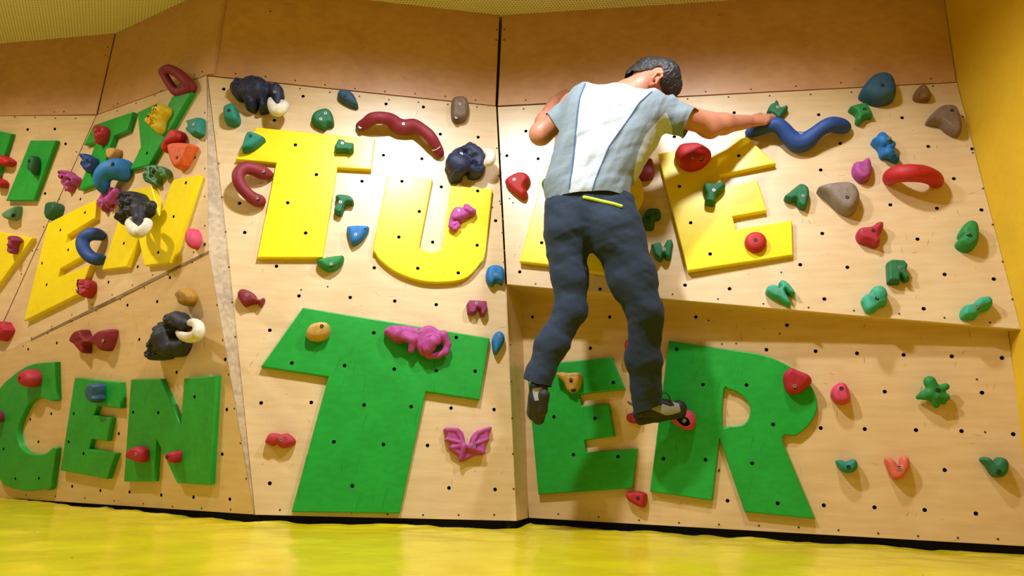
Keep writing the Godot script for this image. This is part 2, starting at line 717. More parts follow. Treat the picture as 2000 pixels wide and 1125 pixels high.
# ---------------------------------------------------------------- painted letters and plywood sheets
func letter(label: String, mat: String, key: String, pts: Array, holes: Array, opts := {}) -> void:
	var t := 0.03
	var spot := middle(pts)
	key = seat(key, spot.x, spot.y)
	var pg := poly(pts, key, t)
	var c := Vector2.ZERO
	for q in pg:
		c += q / pg.size()
	for i in pg.size():
		pg[i] -= c
	if opts.has("round"):
		pg = round_some(pg, opts.round)
	var cs := []
	for h: Array in opts.get("counters", []):
		var hp := poly(h, key, t)
		for i in hp.size():
			hp[i] -= c
		cs.append(spline(hp, 3) if opts.has("soft_counter") else hp)
	var hl := poly(holes, key, t)
	for i in hl.size():
		hl[i] -= c
	var o := thing("letter_plate", label, "letter", P[key] * Transform3D(Basis.IDENTITY, Vector3(c.x, c.y, 0)))
	part("plate", plate(pg, cs, hl, 0.0085, 0.0, t, 0.006, 0.011), M[mat], o)
	if hl.size() > 0:
		var s := part("bolt_sockets", sockets(hl, 0.0085, t, 0.004), M.socket_shade, o)
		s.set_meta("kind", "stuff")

# smooth the outline only over the given index ranges
func round_some(p: PackedVector2Array, spans: Array) -> PackedVector2Array:
	var r := PackedVector2Array()
	var n := p.size()
	for i in n:
		var on := false
		for s: Array in spans:
			if i >= s[0] and i < s[1]:
				on = true
		if on:
			for k in 5:
				r.append(p[i].cubic_interpolate(p[(i + 1) % n], p[(i + n - 1) % n], p[(i + 2) % n], k / 5.0))
		else:
			r.append(p[i])
	return r

func bent_poly(pts: Array) -> PackedVector2Array:
	var r := PackedVector2Array()
	for i in range(0, pts.size(), 2):
		var q := Vector2.ZERO
		for k in 6:
			q = loc(pts[i], pts[i + 1], "high", bend(q.x, q.y))
		r.append(q)
	return r

func panel(label: String, mat: String, key: String, pts: Array, holes: Array, screws: Array) -> void:
	var t := 0.018
	var bent := key == "high"
	var pg := bent_poly(pts) if bent else poly(pts, key)
	var hl := bent_poly(holes) if bent else poly(holes, key)
	var o := part("plywood_panel", plate(pg, [], hl, 0.0085, -t, 0.0, 0.0012, 0.08, bent), M[mat], wall_root, P[key])
	o.set_meta("label", label)
	if hl.size() > 0:
		var s := part("bolt_sockets", sockets(hl, 0.0085, 0.0, -0.03, bent), M.socket_shade, o)
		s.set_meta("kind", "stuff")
	if screws.size() > 0:
		var st := SurfaceTool.new()
		var one := lathe([[0.0, 0.0004], [0.0017, 0.0008], [0.0042, 0.0011], [0.0048, -0.0005]], 8)
		for q in (bent_poly(screws) if bent else poly(screws, key)):
			st.append_from(one, 0, Transform3D(Basis.IDENTITY, Vector3(q.x, q.y, bend(q.x, q.y) if bent else 0.0)))
		var s2 := part("screw_heads", st.commit(), M.screw, o)
		s2.set_meta("kind", "stuff")

# ---------------------------------------------------------------- materials
func seamless(w: int, h: int, freq: float, sd: int, oct := 3) -> Image:
	var n := FastNoiseLite.new()
	n.noise_type = FastNoiseLite.TYPE_SIMPLEX_SMOOTH
	n.seed = sd
	n.frequency = freq
	n.fractal_octaves = oct
	var im := n.get_seamless_image(w, h)
	im.convert(Image.FORMAT_L8)
	return im

func streaks(im: PackedByteArray, size: int, rng: RandomNumberGenerator, count: int, lo: float, hi: float, vertical: float, strength: int) -> void:
	for k in count:
		var p := Vector2(rng.randf() * size, rng.randf() * size)
		var a := rng.randf_range(-0.35, 0.35) + (PI / 2 if rng.randf() < vertical else rng.randf_range(-1.5, 1.5))
		var len := rng.randf_range(lo, hi)
		var s := rng.randf_range(0.3, 1.0) * strength
		for i in int(len * 2.0):
			var t := i / (len * 2.0)
			var q := p + Vector2.from_angle(a + sin(t * 3.0) * 0.1) * (t * len)
			var x := posmod(int(q.x), size)
			var y := posmod(int(q.y), size)
			var o := y * size + x
			im[o] = mini(255, im[o] + int(s * sin(t * PI) * rng.randf_range(0.4, 1.0)))

# colour texture: base, a second tone along the grain, and dark marks with outlines of their own
func tone_texture(base: Color, second: Color, mark: Color, grain: float, cloud: float, marks: int, sd: int, stretch: int, vertical: float, longest := 26.0) -> ImageTexture:
	var size := 512
	var g := seamless(maxi(8, size / stretch), size, 0.05 if stretch > 1 else 0.04, sd, 4)
	g.resize(size, size, Image.INTERPOLATE_CUBIC)
	var cl := seamless(size, size, 0.008, sd + 1, 3)
	var fine := seamless(size, size, 0.35, sd + 2, 2)
	var rng := RandomNumberGenerator.new()
	rng.seed = sd
	var mk := PackedByteArray()
	mk.resize(size * size)
	streaks(mk, size, rng, marks, 3.0, longest, vertical, 190)
	var gd := g.get_data()
	var cd := cl.get_data()
	var fd := fine.get_data()
	var out := PackedByteArray()
	out.resize(size * size * 3)
	for i in size * size:
		var t := clampf((gd[i] / 255.0 - 0.5) * grain + (cd[i] / 255.0 - 0.5) * cloud + (fd[i] / 255.0 - 0.5) * grain * 0.45 + 0.35, 0.0, 1.0)
		var c := base.lerp(second, t).lerp(mark, mk[i] / 255.0)
		out[i * 3] = int(clampf(c.r, 0, 1) * 255)
		out[i * 3 + 1] = int(clampf(c.g, 0, 1) * 255)
		out[i * 3 + 2] = int(clampf(c.b, 0, 1) * 255)
	return ImageTexture.create_from_image(Image.create_from_data(size, size, false, Image.FORMAT_RGB8, out))

func bumps(freq: float, sd: int, strength: float) -> ImageTexture:
	var im := seamless(256, 256, freq, sd, 3)
	im.bump_map_to_normal_map(strength)
	return ImageTexture.create_from_image(im)

func paint(c: Color, rough: float, coat := 0.0) -> StandardMaterial3D:
	var m := StandardMaterial3D.new()
	m.albedo_color = c
	m.roughness = rough
	if coat > 0.0:
		m.clearcoat_enabled = true
		m.clearcoat = coat
		m.clearcoat_roughness = 0.25
	return m

func textured(t: Texture2D, scale: float, rough: float, nm: Texture2D = null, depth := 0.3, nscale := 0.0) -> StandardMaterial3D:
	var m := StandardMaterial3D.new()
	m.albedo_texture = t
	m.roughness = rough
	m.uv1_triplanar = true
	m.uv1_scale = Vector3.ONE * scale
	if nm:
		m.normal_enabled = true
		m.normal_texture = nm
		m.normal_scale = depth
	return m

func varnish(m: StandardMaterial3D) -> StandardMaterial3D:
	m.clearcoat_enabled = true
	m.clearcoat = 1.0
	m.clearcoat_roughness = 0.3
	return m

func resin(c: Color, rough := 0.62) -> StandardMaterial3D:
	var m := StandardMaterial3D.new()
	m.albedo_color = c
	m.albedo_texture = M.mottle
	m.roughness = rough
	m.uv1_triplanar = true
	m.uv1_scale = Vector3.ONE * 7.0
	m.normal_enabled = true
	m.normal_texture = M.grit
	m.normal_scale = 0.35
	return m

func cloth(c: Color) -> StandardMaterial3D:
	var m := StandardMaterial3D.new()
	m.albedo_color = c
	m.albedo_texture = M.weave
	m.roughness = 0.9
	m.uv1_triplanar = true
	m.uv1_scale = Vector3.ONE * 6.0
	m.rim_enabled = true
	m.rim = 0.15
	return m

func perforated() -> ImageTexture:
	var size := 512
	var im := Image.create(size, size, false, Image.FORMAT_RGB8)
	im.fill(Color(0.90, 0.87, 0.78))
	for j in 16:
		for i in 16:
			var cx := i * 32 + (16 if j % 2 else 0)
			var cy := j * 32 + 16
			for y in range(-6, 7):
				for x in range(-6, 7):
					if x * x + y * y < 30:
						im.set_pixel(posmod(cx + x, size), posmod(cy + y, size), Color(0.20, 0.12, 0.05))
	return ImageTexture.create_from_image(im)

func make_materials() -> void:
	M.mottle = tone_texture(Color(1, 1, 1), Color(0.80, 0.80, 0.80), Color(0.93, 0.93, 0.93), 0.9, 0.9, 40, 31, 1, 0.2)
	M.weave = tone_texture(Color(1, 1, 1), Color(0.86, 0.86, 0.87), Color(1, 1, 1), 1.4, 0.3, 0, 57, 1, 0.0)
	M.grit = bumps(0.16, 5, 3.0)
	var ply := tone_texture(Color(0.860, 0.745, 0.580), Color(0.810, 0.675, 0.490), Color(0.40, 0.29, 0.19), 1.0, 0.5, 40, 3, 8, 0.65)
	var ply2 := tone_texture(Color(0.840, 0.705, 0.515), Color(0.790, 0.640, 0.440), Color(0.38, 0.27, 0.17), 1.0, 0.5, 36, 9, 8, 0.65)  # plywood with the yellow bounce light of the mat put into its colour
	var brown := tone_texture(Color(0.790, 0.590, 0.420), Color(0.730, 0.525, 0.360), Color(0.34, 0.20, 0.11), 0.8, 1.0, 5, 14, 2, 0.4)
	var green := tone_texture(Color(0.095, 0.600, 0.200), Color(0.070, 0.530, 0.160), Color(0.03, 0.33, 0.10), 0.7, 0.6, 60, 21, 2, 0.92, 70.0)
	var yellow := tone_texture(Color(0.945, 0.850, 0.090), Color(0.900, 0.790, 0.060), Color(0.62, 0.47, 0.05), 0.6, 0.6, 12, 25, 2, 0.6)
	M.birch = varnish(textured(ply, 1.1, 0.5))
	M.birch_bounce = varnish(textured(ply2, 1.1, 0.5))
	M.brown_board = varnish(textured(brown, 0.9, 0.55))
	M.grey_ply = textured(tone_texture(Color(0.76, 0.66, 0.53), Color(0.58, 0.49, 0.39), Color(0.26, 0.20, 0.15), 1.5, 1.0, 160, 41, 1, 0.9), 1.4, 0.6)
	M.worn_wood = textured(tone_texture(Color(0.58, 0.46, 0.34), Color(0.36, 0.27, 0.19), Color(0.16, 0.12, 0.09), 2.0, 1.4, 200, 43, 6, 0.1), 2.0, 0.7)
	M.green_paint = textured(green, 1.2, 0.36)
	M.yellow_paint = textured(yellow, 1.2, 0.32)
	M.vinyl = textured(tone_texture(Color(0.835, 0.765, 0.100), Color(0.765, 0.690, 0.070), Color(0.45, 0.33, 0.05), 0.5, 1.2, 10, 63, 1, 0.0), 0.6, 0.2, bumps(0.05, 8, 2.0), 0.1)
	M.yellow_wall = textured(tone_texture(Color(0.820, 0.650, 0.070), Color(0.780, 0.605, 0.055), Color(0.8, 0.6, 0.06), 0.5, 0.6, 0, 71, 1, 0.0), 1.0, 0.75)
	M.plaster = paint(Color(0.80, 0.72, 0.58), 0.9)
	M.tile = textured(perforated(), 1.0 / 0.272, 0.9)
	M.gap_shade = paint(Color(0.05, 0.045, 0.04), 0.9)
	M.carpet = paint(Color(0.20, 0.20, 0.22), 0.95)
	M.socket_shade = paint(Color(0.06, 0.045, 0.04), 0.7)  # near black, the shade deep in the bolt holes put into the colour
	M.screw = paint(Color(0.27, 0.19, 0.12), 0.6)
	M.steel = paint(Color(0.62, 0.62, 0.61), 0.45)
	M.steel.metallic = 0.85
	M.recess_black = paint(Color(0.07, 0.07, 0.075), 0.5)  # shade inside bolt recesses, given as colour
	M.white_metal = paint(Color(0.88, 0.88, 0.86), 0.4)
	for c: Array in [
		["teal", Color(0.06, 0.50, 0.42)], ["green", Color(0.07, 0.42, 0.24)], ["deep_green", Color(0.10, 0.34, 0.20)],
		["sage", Color(0.36, 0.56, 0.40)], ["leaf", Color(0.10, 0.52, 0.22)], ["mint", Color(0.20, 0.64, 0.50)],
		["blue", Color(0.06, 0.44, 0.72)], ["royal", Color(0.10, 0.26, 0.55)], ["steel_blue", Color(0.16, 0.34, 0.48)],
		["navy", Color(0.09, 0.12, 0.25)], ["black_blue", Color(0.10, 0.11, 0.15)], ["maroon", Color(0.52, 0.06, 0.15)], ["red", Color(0.74, 0.09, 0.10)],
		["raspberry", Color(0.70, 0.13, 0.20)], ["crimson", Color(0.70, 0.08, 0.20)], ["pink", Color(0.82, 0.24, 0.38)], ["salmon", Color(0.86, 0.40, 0.30)],
		["magenta", Color(0.68, 0.24, 0.55)], ["plum", Color(0.56, 0.13, 0.34)], ["orange", Color(0.86, 0.36, 0.13)], ["lemon", Color(0.90, 0.76, 0.10)],
		["grey", Color(0.54, 0.47, 0.42)], ["stone", Color(0.50, 0.40, 0.33)], ["tan", Color(0.80, 0.62, 0.33)], ["umber", Color(0.50, 0.34, 0.18)], ["gold", Color(0.66, 0.48, 0.12)], ["ivory", Color(0.88, 0.84, 0.76)]]:
		M[c[0]] = resin(c[1])
	M.skin = paint(Color(0.72, 0.47, 0.37), 0.5)
	M.skin.subsurf_scatter_enabled = true
	M.skin.subsurf_scatter_strength = 0.15
	M.hair = resin(Color(0.13, 0.12, 0.13), 0.55)
	M.shirt_white = cloth(Color(0.72, 0.75, 0.77))
	M.shirt_grey = cloth(Color(0.47, 0.52, 0.55))
	M.piping = cloth(Color(0.28, 0.38, 0.50))
	M.denim = cloth(Color(0.105, 0.165, 0.245))
	M.lime = paint(Color(0.72, 0.84, 0.18), 0.5)
	M.shoe_black = paint(Color(0.07, 0.07, 0.085), 0.55)
	M.shoe_grey = cloth(Color(0.60, 0.60, 0.60))
	M.sole = paint(Color(0.10, 0.095, 0.10), 0.7)
	M.cord = paint(Color(0.88, 0.86, 0.80), 0.8)
	bolt_mesh = lathe([[0.0, 0.001], [0.0035, 0.001], [0.0036, 0.0048], [0.0072, 0.0048], [0.0082, 0.0035], [0.0082, -0.012]], 12)
	recess_disc_mesh = lathe([[0.0, 0.0], [0.0115, 0.0002], [0.0125, -0.001], [0.0125, -0.012]], 14)

# ---------------------------------------------------------------- lamps
func downlight(at: Vector3, energy: float, col: Color, size: float, label: String) -> void:
	var o := thing("ceiling_lamp", label, "lamp", Transform3D(Basis.IDENTITY, at))
	var down := Transform3D(Basis(Vector3.RIGHT, PI / 2), Vector3.ZERO)
	part("trim_ring", lathe([[size * 0.9, 0.0], [size * 0.9, 0.035], [size, 0.04], [size * 1.25, 0.03], [size * 1.3, 0.0]], 24), M.white_metal, o, down)
	var g := paint(Color(1, 1, 1), 0.5)
	g.emission_enabled = true
	g.emission = col
	g.emission_energy_multiplier = 3.0
	part("diffuser", lathe([[0.0, 0.022], [size * 0.9, 0.022], [size * 0.9, 0.0]], 24), g, o, down)
	var l := SpotLight3D.new()
	l.name = "lamp_light"
	l.light_color = col
	l.light_energy = energy
	l.light_size = size
	l.spot_range = 12.0
	l.spot_angle = 82.0
	l.spot_angle_attenuation = 0.6
	l.spot_attenuation = 2.0
	l.shadow_enabled = true
	o.add_child(l)
	l.position = Vector3(0, -0.06, 0)
	l.rotation = Vector3(-PI / 2, 0, 0)

# ---------------------------------------------------------------- the place
func make_facets() -> void:
	P["floor"] = Transform3D(Basis(Vector3.RIGHT, Vector3.FORWARD, Vector3.UP), Vector3.ZERO)
	P["roof"] = Transform3D(Basis(Vector3.RIGHT, Vector3.BACK, Vector3.DOWN), Vector3(0, ceiling_height, 0))
	var b1 := hit(497, 1005, "floor")
	var bc := hit(1010, 1018, "floor")
	var b2 := hit(1032, 1011, "floor")
	var b3 := hit(2000, 1067, "floor")
	facet("low", b2, b3, b2 + Vector3.UP)
	var side := hit(1985, 770, "low").x
	P["side"] = Transform3D(Basis(Vector3.BACK, Vector3.UP, Vector3.LEFT), Vector3(side, 0, 0))
	var h := (bc - b1).normalized()
	var n0 := h.cross(Vector3.UP)
	if n0.z < 0.0:
		n0 = -n0
	facet("mid", b1, bc, b1 + Vector3.UP * cos(deg_to_rad(4.0)) - n0 * sin(deg_to_rad(4.0)))
	var seam := hit(970, 207, "mid")
	var tl := hit(405, 147, "mid")
	var corner := [hit(988, 553, "mid"), seam, hit(1870, 160, "side"), hit(1995, 645, "side")]
	var cn := (corner[2] - corner[0] as Vector3).cross(corner[1] - corner[3])
	var cx := Vector3.UP.cross(cn)
	var cc: Vector3 = (corner[0] + corner[1] + corner[2] + corner[3]) / 4.0
	facet("high", cc, cc + cx, cc + cn.cross(cx))
	fit_twist(corner)
	facet("top_right", seam, hit(1870, 160, "side"), hit(1845, 0, "side"))
	facet("top_mid", seam, tl, hit(978, 30, "top_right"))
	facet("top_left", tl, hit(365, 0, "roof"), hit(225, 65, "roof"))
	var q := hit(190, 224, "top_left")
	facet("top_far", q, hit(225, 65, "roof"), hit(0, 85, "roof"))
	var b0 := hit(0, 970, "floor")
	var hl := (b1 - b0).normalized()
	var nl := hl.cross(Vector3.UP)
	if nl.z < 0.0:
		nl = -nl
	facet("tmp", b0, b1, b1 + Vector3.UP * cos(deg_to_rad(6.0)) + nl * sin(deg_to_rad(6.0)))
	var knee := hit(408, 492, "tmp")
	facet("wing", knee, q, tl)
	facet("base", b1, knee, hit(0, 693, "wing"))
	facet("far", q, hit(0, 226, "top_far"), hit(-28, 707, "wing"))
	var bn := Vector3(-0.2, 0, 0.98).normalized()
	var bx := Vector3.UP.cross(bn).normalized()
	P["body"] = Transform3D(Basis(bx, bn.cross(bx), bn), Vector3(0.45, 1.0, -3.57))

func along(x0: float, y0: float, x1: float, y1: float, n: int, jit := 2.0) -> Array:
	var r := []
	for i in n:
		var t := (i + 0.5) / n
		r.append_array([lerpf(x0, x1, t) + jit * sin(i * 12.9 + x0), lerpf(y0, y1, t) + jit * sin(i * 7.3 + y0)])
	return r

func make_setting() -> void:
	wall_root = Node3D.new()
	wall_root.name = "wall_back"
	wall_root.set_meta("kind", "structure")
	wall_root.set_meta("label", "faceted plywood climbing wall with bolt holes and brown boards along its top")
	add_child(wall_root)
	panel("pale birch plywood panel with rows of bolt holes", "birch", "mid", [406, 149, 969, 208, 987, 554, 1009, 1017.5, 498, 1005.5, 446, 495],
		[437, 174, 592, 188, 536, 235, 754, 203, 827, 209, 860, 262, 934, 268, 749, 303, 824, 310, 707, 354, 468, 397, 478, 454, 540, 520, 862, 365, 731, 523, 968, 431, 845, 473, 584, 578, 684, 581, 771, 588, 852, 595, 527, 645, 510, 787, 608, 786, 881, 797, 965, 800, 835, 870, 527, 944, 877, 953, 967, 956],
		along(440, 160, 960, 214, 9) + along(968, 260, 984, 540, 5) + along(994, 640, 1003, 990, 5) + along(510, 997, 1000, 1008, 7) + along(422, 286, 462, 690, 6) + [976, 393, 962, 405, 640, 560, 588, 566])
	panel("pale birch plywood panel leaning back above the ledge", "birch", "high", [972, 209, 1869, 161.5, 1994, 643, 990, 555],
		[1361, 217, 1434, 220, 1027, 256, 990, 304, 1051, 310, 1317, 267, 1599, 224, 1762, 230, 1641, 280, 1813, 286, 1899, 291, 1603, 332, 1863, 349, 1739, 400, 1830, 407, 1917, 410, 1606, 456, 1792, 467, 1563, 517, 1655, 522, 1845, 536, 1941, 545, 1425, 564, 1610, 584, 1804, 603, 1015, 531, 1338, 557, 1172, 565],
		along(985, 214, 1860, 168, 11) + along(1000, 549, 1980, 634, 11) + along(1872, 190, 1985, 620, 6) + along(978, 270, 988, 520, 4) + [995, 388, 1002, 396, 1526, 532])
	panel("plywood panel tinted for warm bounce light, recessed under the ledge", "birch_bounce", "low", [1000, 562, 1968, 640, 2027, 1068.5, 1033, 1011.5],
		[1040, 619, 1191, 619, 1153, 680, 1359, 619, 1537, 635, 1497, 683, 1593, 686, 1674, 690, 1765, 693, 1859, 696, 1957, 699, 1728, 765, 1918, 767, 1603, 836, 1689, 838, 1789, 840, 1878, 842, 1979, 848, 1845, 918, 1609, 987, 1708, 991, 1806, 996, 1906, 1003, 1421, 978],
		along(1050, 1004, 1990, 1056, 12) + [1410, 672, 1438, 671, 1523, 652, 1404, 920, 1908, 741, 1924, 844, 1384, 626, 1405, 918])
	panel("plywood panel tinted for warm bounce light, turned away on the left wing", "birch_bounce", "base", [-150, 766, 407, 493, 496, 1005, -150, 962],
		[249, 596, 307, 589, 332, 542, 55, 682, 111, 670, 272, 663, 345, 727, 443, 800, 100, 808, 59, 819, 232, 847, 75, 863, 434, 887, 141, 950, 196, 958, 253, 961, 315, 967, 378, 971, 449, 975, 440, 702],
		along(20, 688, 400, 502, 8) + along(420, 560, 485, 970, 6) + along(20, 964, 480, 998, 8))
	panel("pale plywood panel of the upper left wing", "birch", "wing", [189, 225, 403, 147.5, 407, 491, -27, 706],
		[157, 389, 269, 521, 212, 551, 128, 371], along(210, 222, 395, 154, 5) + along(40, 668, 400, 484, 9) + along(398, 190, 401, 470, 5) + along(170, 268, 60, 510, 5))
	panel("pale plywood panel at the far left", "birch", "far", [-150, 228, 187.5, 225.5, -29, 706, -150, 767],
		[54, 253, 107, 252, 128, 281, 88, 378], along(10, 231, 170, 229, 4) + along(158, 275, 30, 560, 6))
	panel("brown fibreboard panel above the pale plywood", "brown_board", "top_mid", [444, -34, 975.2, 29.5, 967.6, 206, 408, 147, 416.5, 143], [], along(430, 142, 960, 200, 9) + [528, 22, 970, 58, 969, 78])
	panel("brown fibreboard panel above the leaning plywood", "brown_board", "top_right", [981, 30, 1340, 0, 1838, -41, 1867.5, 160, 972.6, 206], [], along(985, 198, 1860, 152, 10) + [985, 58, 985, 78])
	panel("brown fibreboard panel over the left wing", "brown_board", "top_left", [227, 64.5, 365, 0, 441, -34, 413, 143, 403, 146, 191, 223], [], [216, 92, 213, 108, 222, 208, 230, 203, 315, 178, 395, 140, 380, 145])
	panel("brown fibreboard panel at the far left", "brown_board", "top_far", [-150, 98, 224, 65, 188, 223, -150, 228], [], [210, 92, 206, 108, 106, 219, 125, 218])
	# narrow filler strip in a greyer tone along the ridge, the soffit under the ledge and the cheek of the proud panel
	var n_mid: Vector3 = P.mid.basis.z
	var strip := part("ridge_strip", slab([hit(404.5, 147, "mid"), hit(446, 495, "mid"), hit(497, 1005, "mid"), hit(407.5, 492, "wing")], 0.018, -n_mid), M.grey_ply, wall_root)
	strip.set_meta("label", "narrow grey plywood strip along the ridge")
	var wn: Vector3 = P.wing.basis.z
	var worn := part("worn_edge", slab([hit(60, 661.5, "wing", 0.002), hit(210, 587, "wing", 0.002), hit(407, 489.5, "wing", 0.002), hit(407, 494, "wing", 0.002), hit(230, 584, "wing", 0.002), hit(60, 665, "wing", 0.002)], 0.004, -wn), M.worn_wood, wall_root)
	worn.set_meta("label", "dirty worn plywood edge along the left crease")
	var low_n: Vector3 = P.low.basis.z
	var a := hit(989, 554, "mid")
	var b := hit(1994, 643, "side")
	var d := hit(988, 553, "mid")
	d = d - low_n * (d - hit(1003, 575, "low")).dot(low_n)
	var e := b - low_n * (b - hit(1967, 661, "low")).dot(low_n)
	part("soffit_board", slab([a - low_n * 0.016, b - low_n * 0.016, e, d], 0.015, Vector3.UP), M.birch_bounce, wall_root)
	var g := hit(1009, 1017.5, "mid")
	var g2 := hit(1032, 1011.5, "low")
	var cheek := part("cheek_board", slab([a - n_mid * 0.004, d, g2, g - n_mid * 0.004], 0.016, Vector3.LEFT), M.birch_bounce, wall_root)
	cheek.set_meta("label", "plywood cheek tinted for warm bounce light between the pale panel and the recess")
	# black board added under the panels to paint the shade of the gap
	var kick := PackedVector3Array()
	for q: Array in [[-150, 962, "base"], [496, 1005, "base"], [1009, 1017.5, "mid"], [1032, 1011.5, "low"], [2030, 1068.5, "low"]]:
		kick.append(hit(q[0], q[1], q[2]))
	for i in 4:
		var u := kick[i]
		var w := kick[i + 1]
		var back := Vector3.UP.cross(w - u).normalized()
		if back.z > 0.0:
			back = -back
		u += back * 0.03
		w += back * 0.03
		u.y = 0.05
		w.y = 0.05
		part("gap_shade_board", slab([u, w, w - Vector3.UP * 0.4, u - Vector3.UP * 0.4], 0.02, back), M.gap_shade, wall_root)
	# the room
	var sx: float = P.side.origin.x
	structure("wall_right", box(Vector3(sx, -0.4, -5.4), Vector3(sx + 0.15, 2.75, 4.0)), M.yellow_wall, "plain yellow painted wall beside the climbing panels")
	structure("wall_left", box(Vector3(-4.75, -0.4, -5.4), Vector3(-4.6, 2.75, 4.0)), M.plaster)
	structure("wall_rear", box(Vector3(-4.75, -0.4, -5.6), Vector3(sx + 0.15, 2.75, -5.4)), M.plaster)
	structure("wall_front", box(Vector3(-4.75, -0.4, 4.0), Vector3(sx + 0.15, 2.75, 4.15)), M.plaster)
	structure("floor", box(Vector3(-4.75, -0.5, -5.4), Vector3(sx + 0.15, -0.34, 4.0)), M.carpet)
	structure("ceiling", box(Vector3(-4.75, ceiling_height, -5.4), Vector3(sx + 0.15, 2.75, 4.0)), M.tile, "cream acoustic ceiling with rows of small perforations")
	# crash mat: follows the foot of the wall, creased along its edge
	var nx := 300
	var nz := 70
	var v := PackedVector3Array()
	var ix := PackedInt32Array()
	kick[0] = kick[0] + (kick[0] - kick[1]).normalized() * 0.6
	var mat_y := -0.03
	for i in nx + 1:
		var x := lerpf(-4.4, sx - 0.01, float(i) / nx)
		var zb := kick[4].z
		for k in 4:
			if x >= minf(kick[k].x, kick[k + 1].x) and x <= maxf(kick[k].x, kick[k + 1].x):
				zb = lerpf(kick[k].z, kick[k + 1].z, (x - kick[k].x) / (kick[k + 1].x - kick[k].x))
		if x < kick[0].x:
			zb = kick[0].z
		zb += 0.004
		for j in nz + 1:
			var p: Vector3
			if j < 3:
				p = Vector3(x, mat_y - [0.28, 0.1, 0.014][j], zb - [0.02, 0.016, 0.006][j])
			else:
				var t := float(j - 3) / (nz - 3)
				var far := t * t * 0.75 + t * 0.25
				var z := lerpf(zb, 1.2, far)
				var dz := z - zb
				var w := noise.get_noise_2d(x * 2.2, z * 3.0 + 5.0) * 0.007
				w += maxf(0.0, noise.get_noise_2d(x * 3.4 + z * 2.0, z * 9.0)) * 0.011 * exp(-dz * 1.6)
				w += noise.get_noise_2d(x * 5.0, 3.0) * 0.009 * exp(-dz * 9.0)
				p = Vector3(x, mat_y + w - 0.004 * exp(-dz * 60.0), z)
			v.append(p)
	for i in nx:
		for j in nz:
			var k := i * (nz + 1) + j
			ix.append_array([k, k + nz + 1, k + 1, k + 1, k + nz + 1, k + nz + 2])
	var mo := thing("crash_mat", "glossy yellow vinyl crash mat along the foot of the climbing wall", "mat", Transform3D.IDENTITY)
	part("cover", smooth_mesh(v, ix, false), M.vinyl, mo)
	part("filling", box(Vector3(-4.3, -0.33, -2.4), Vector3(sx - 0.02, -0.075, 1.2)), M.vinyl, mo)

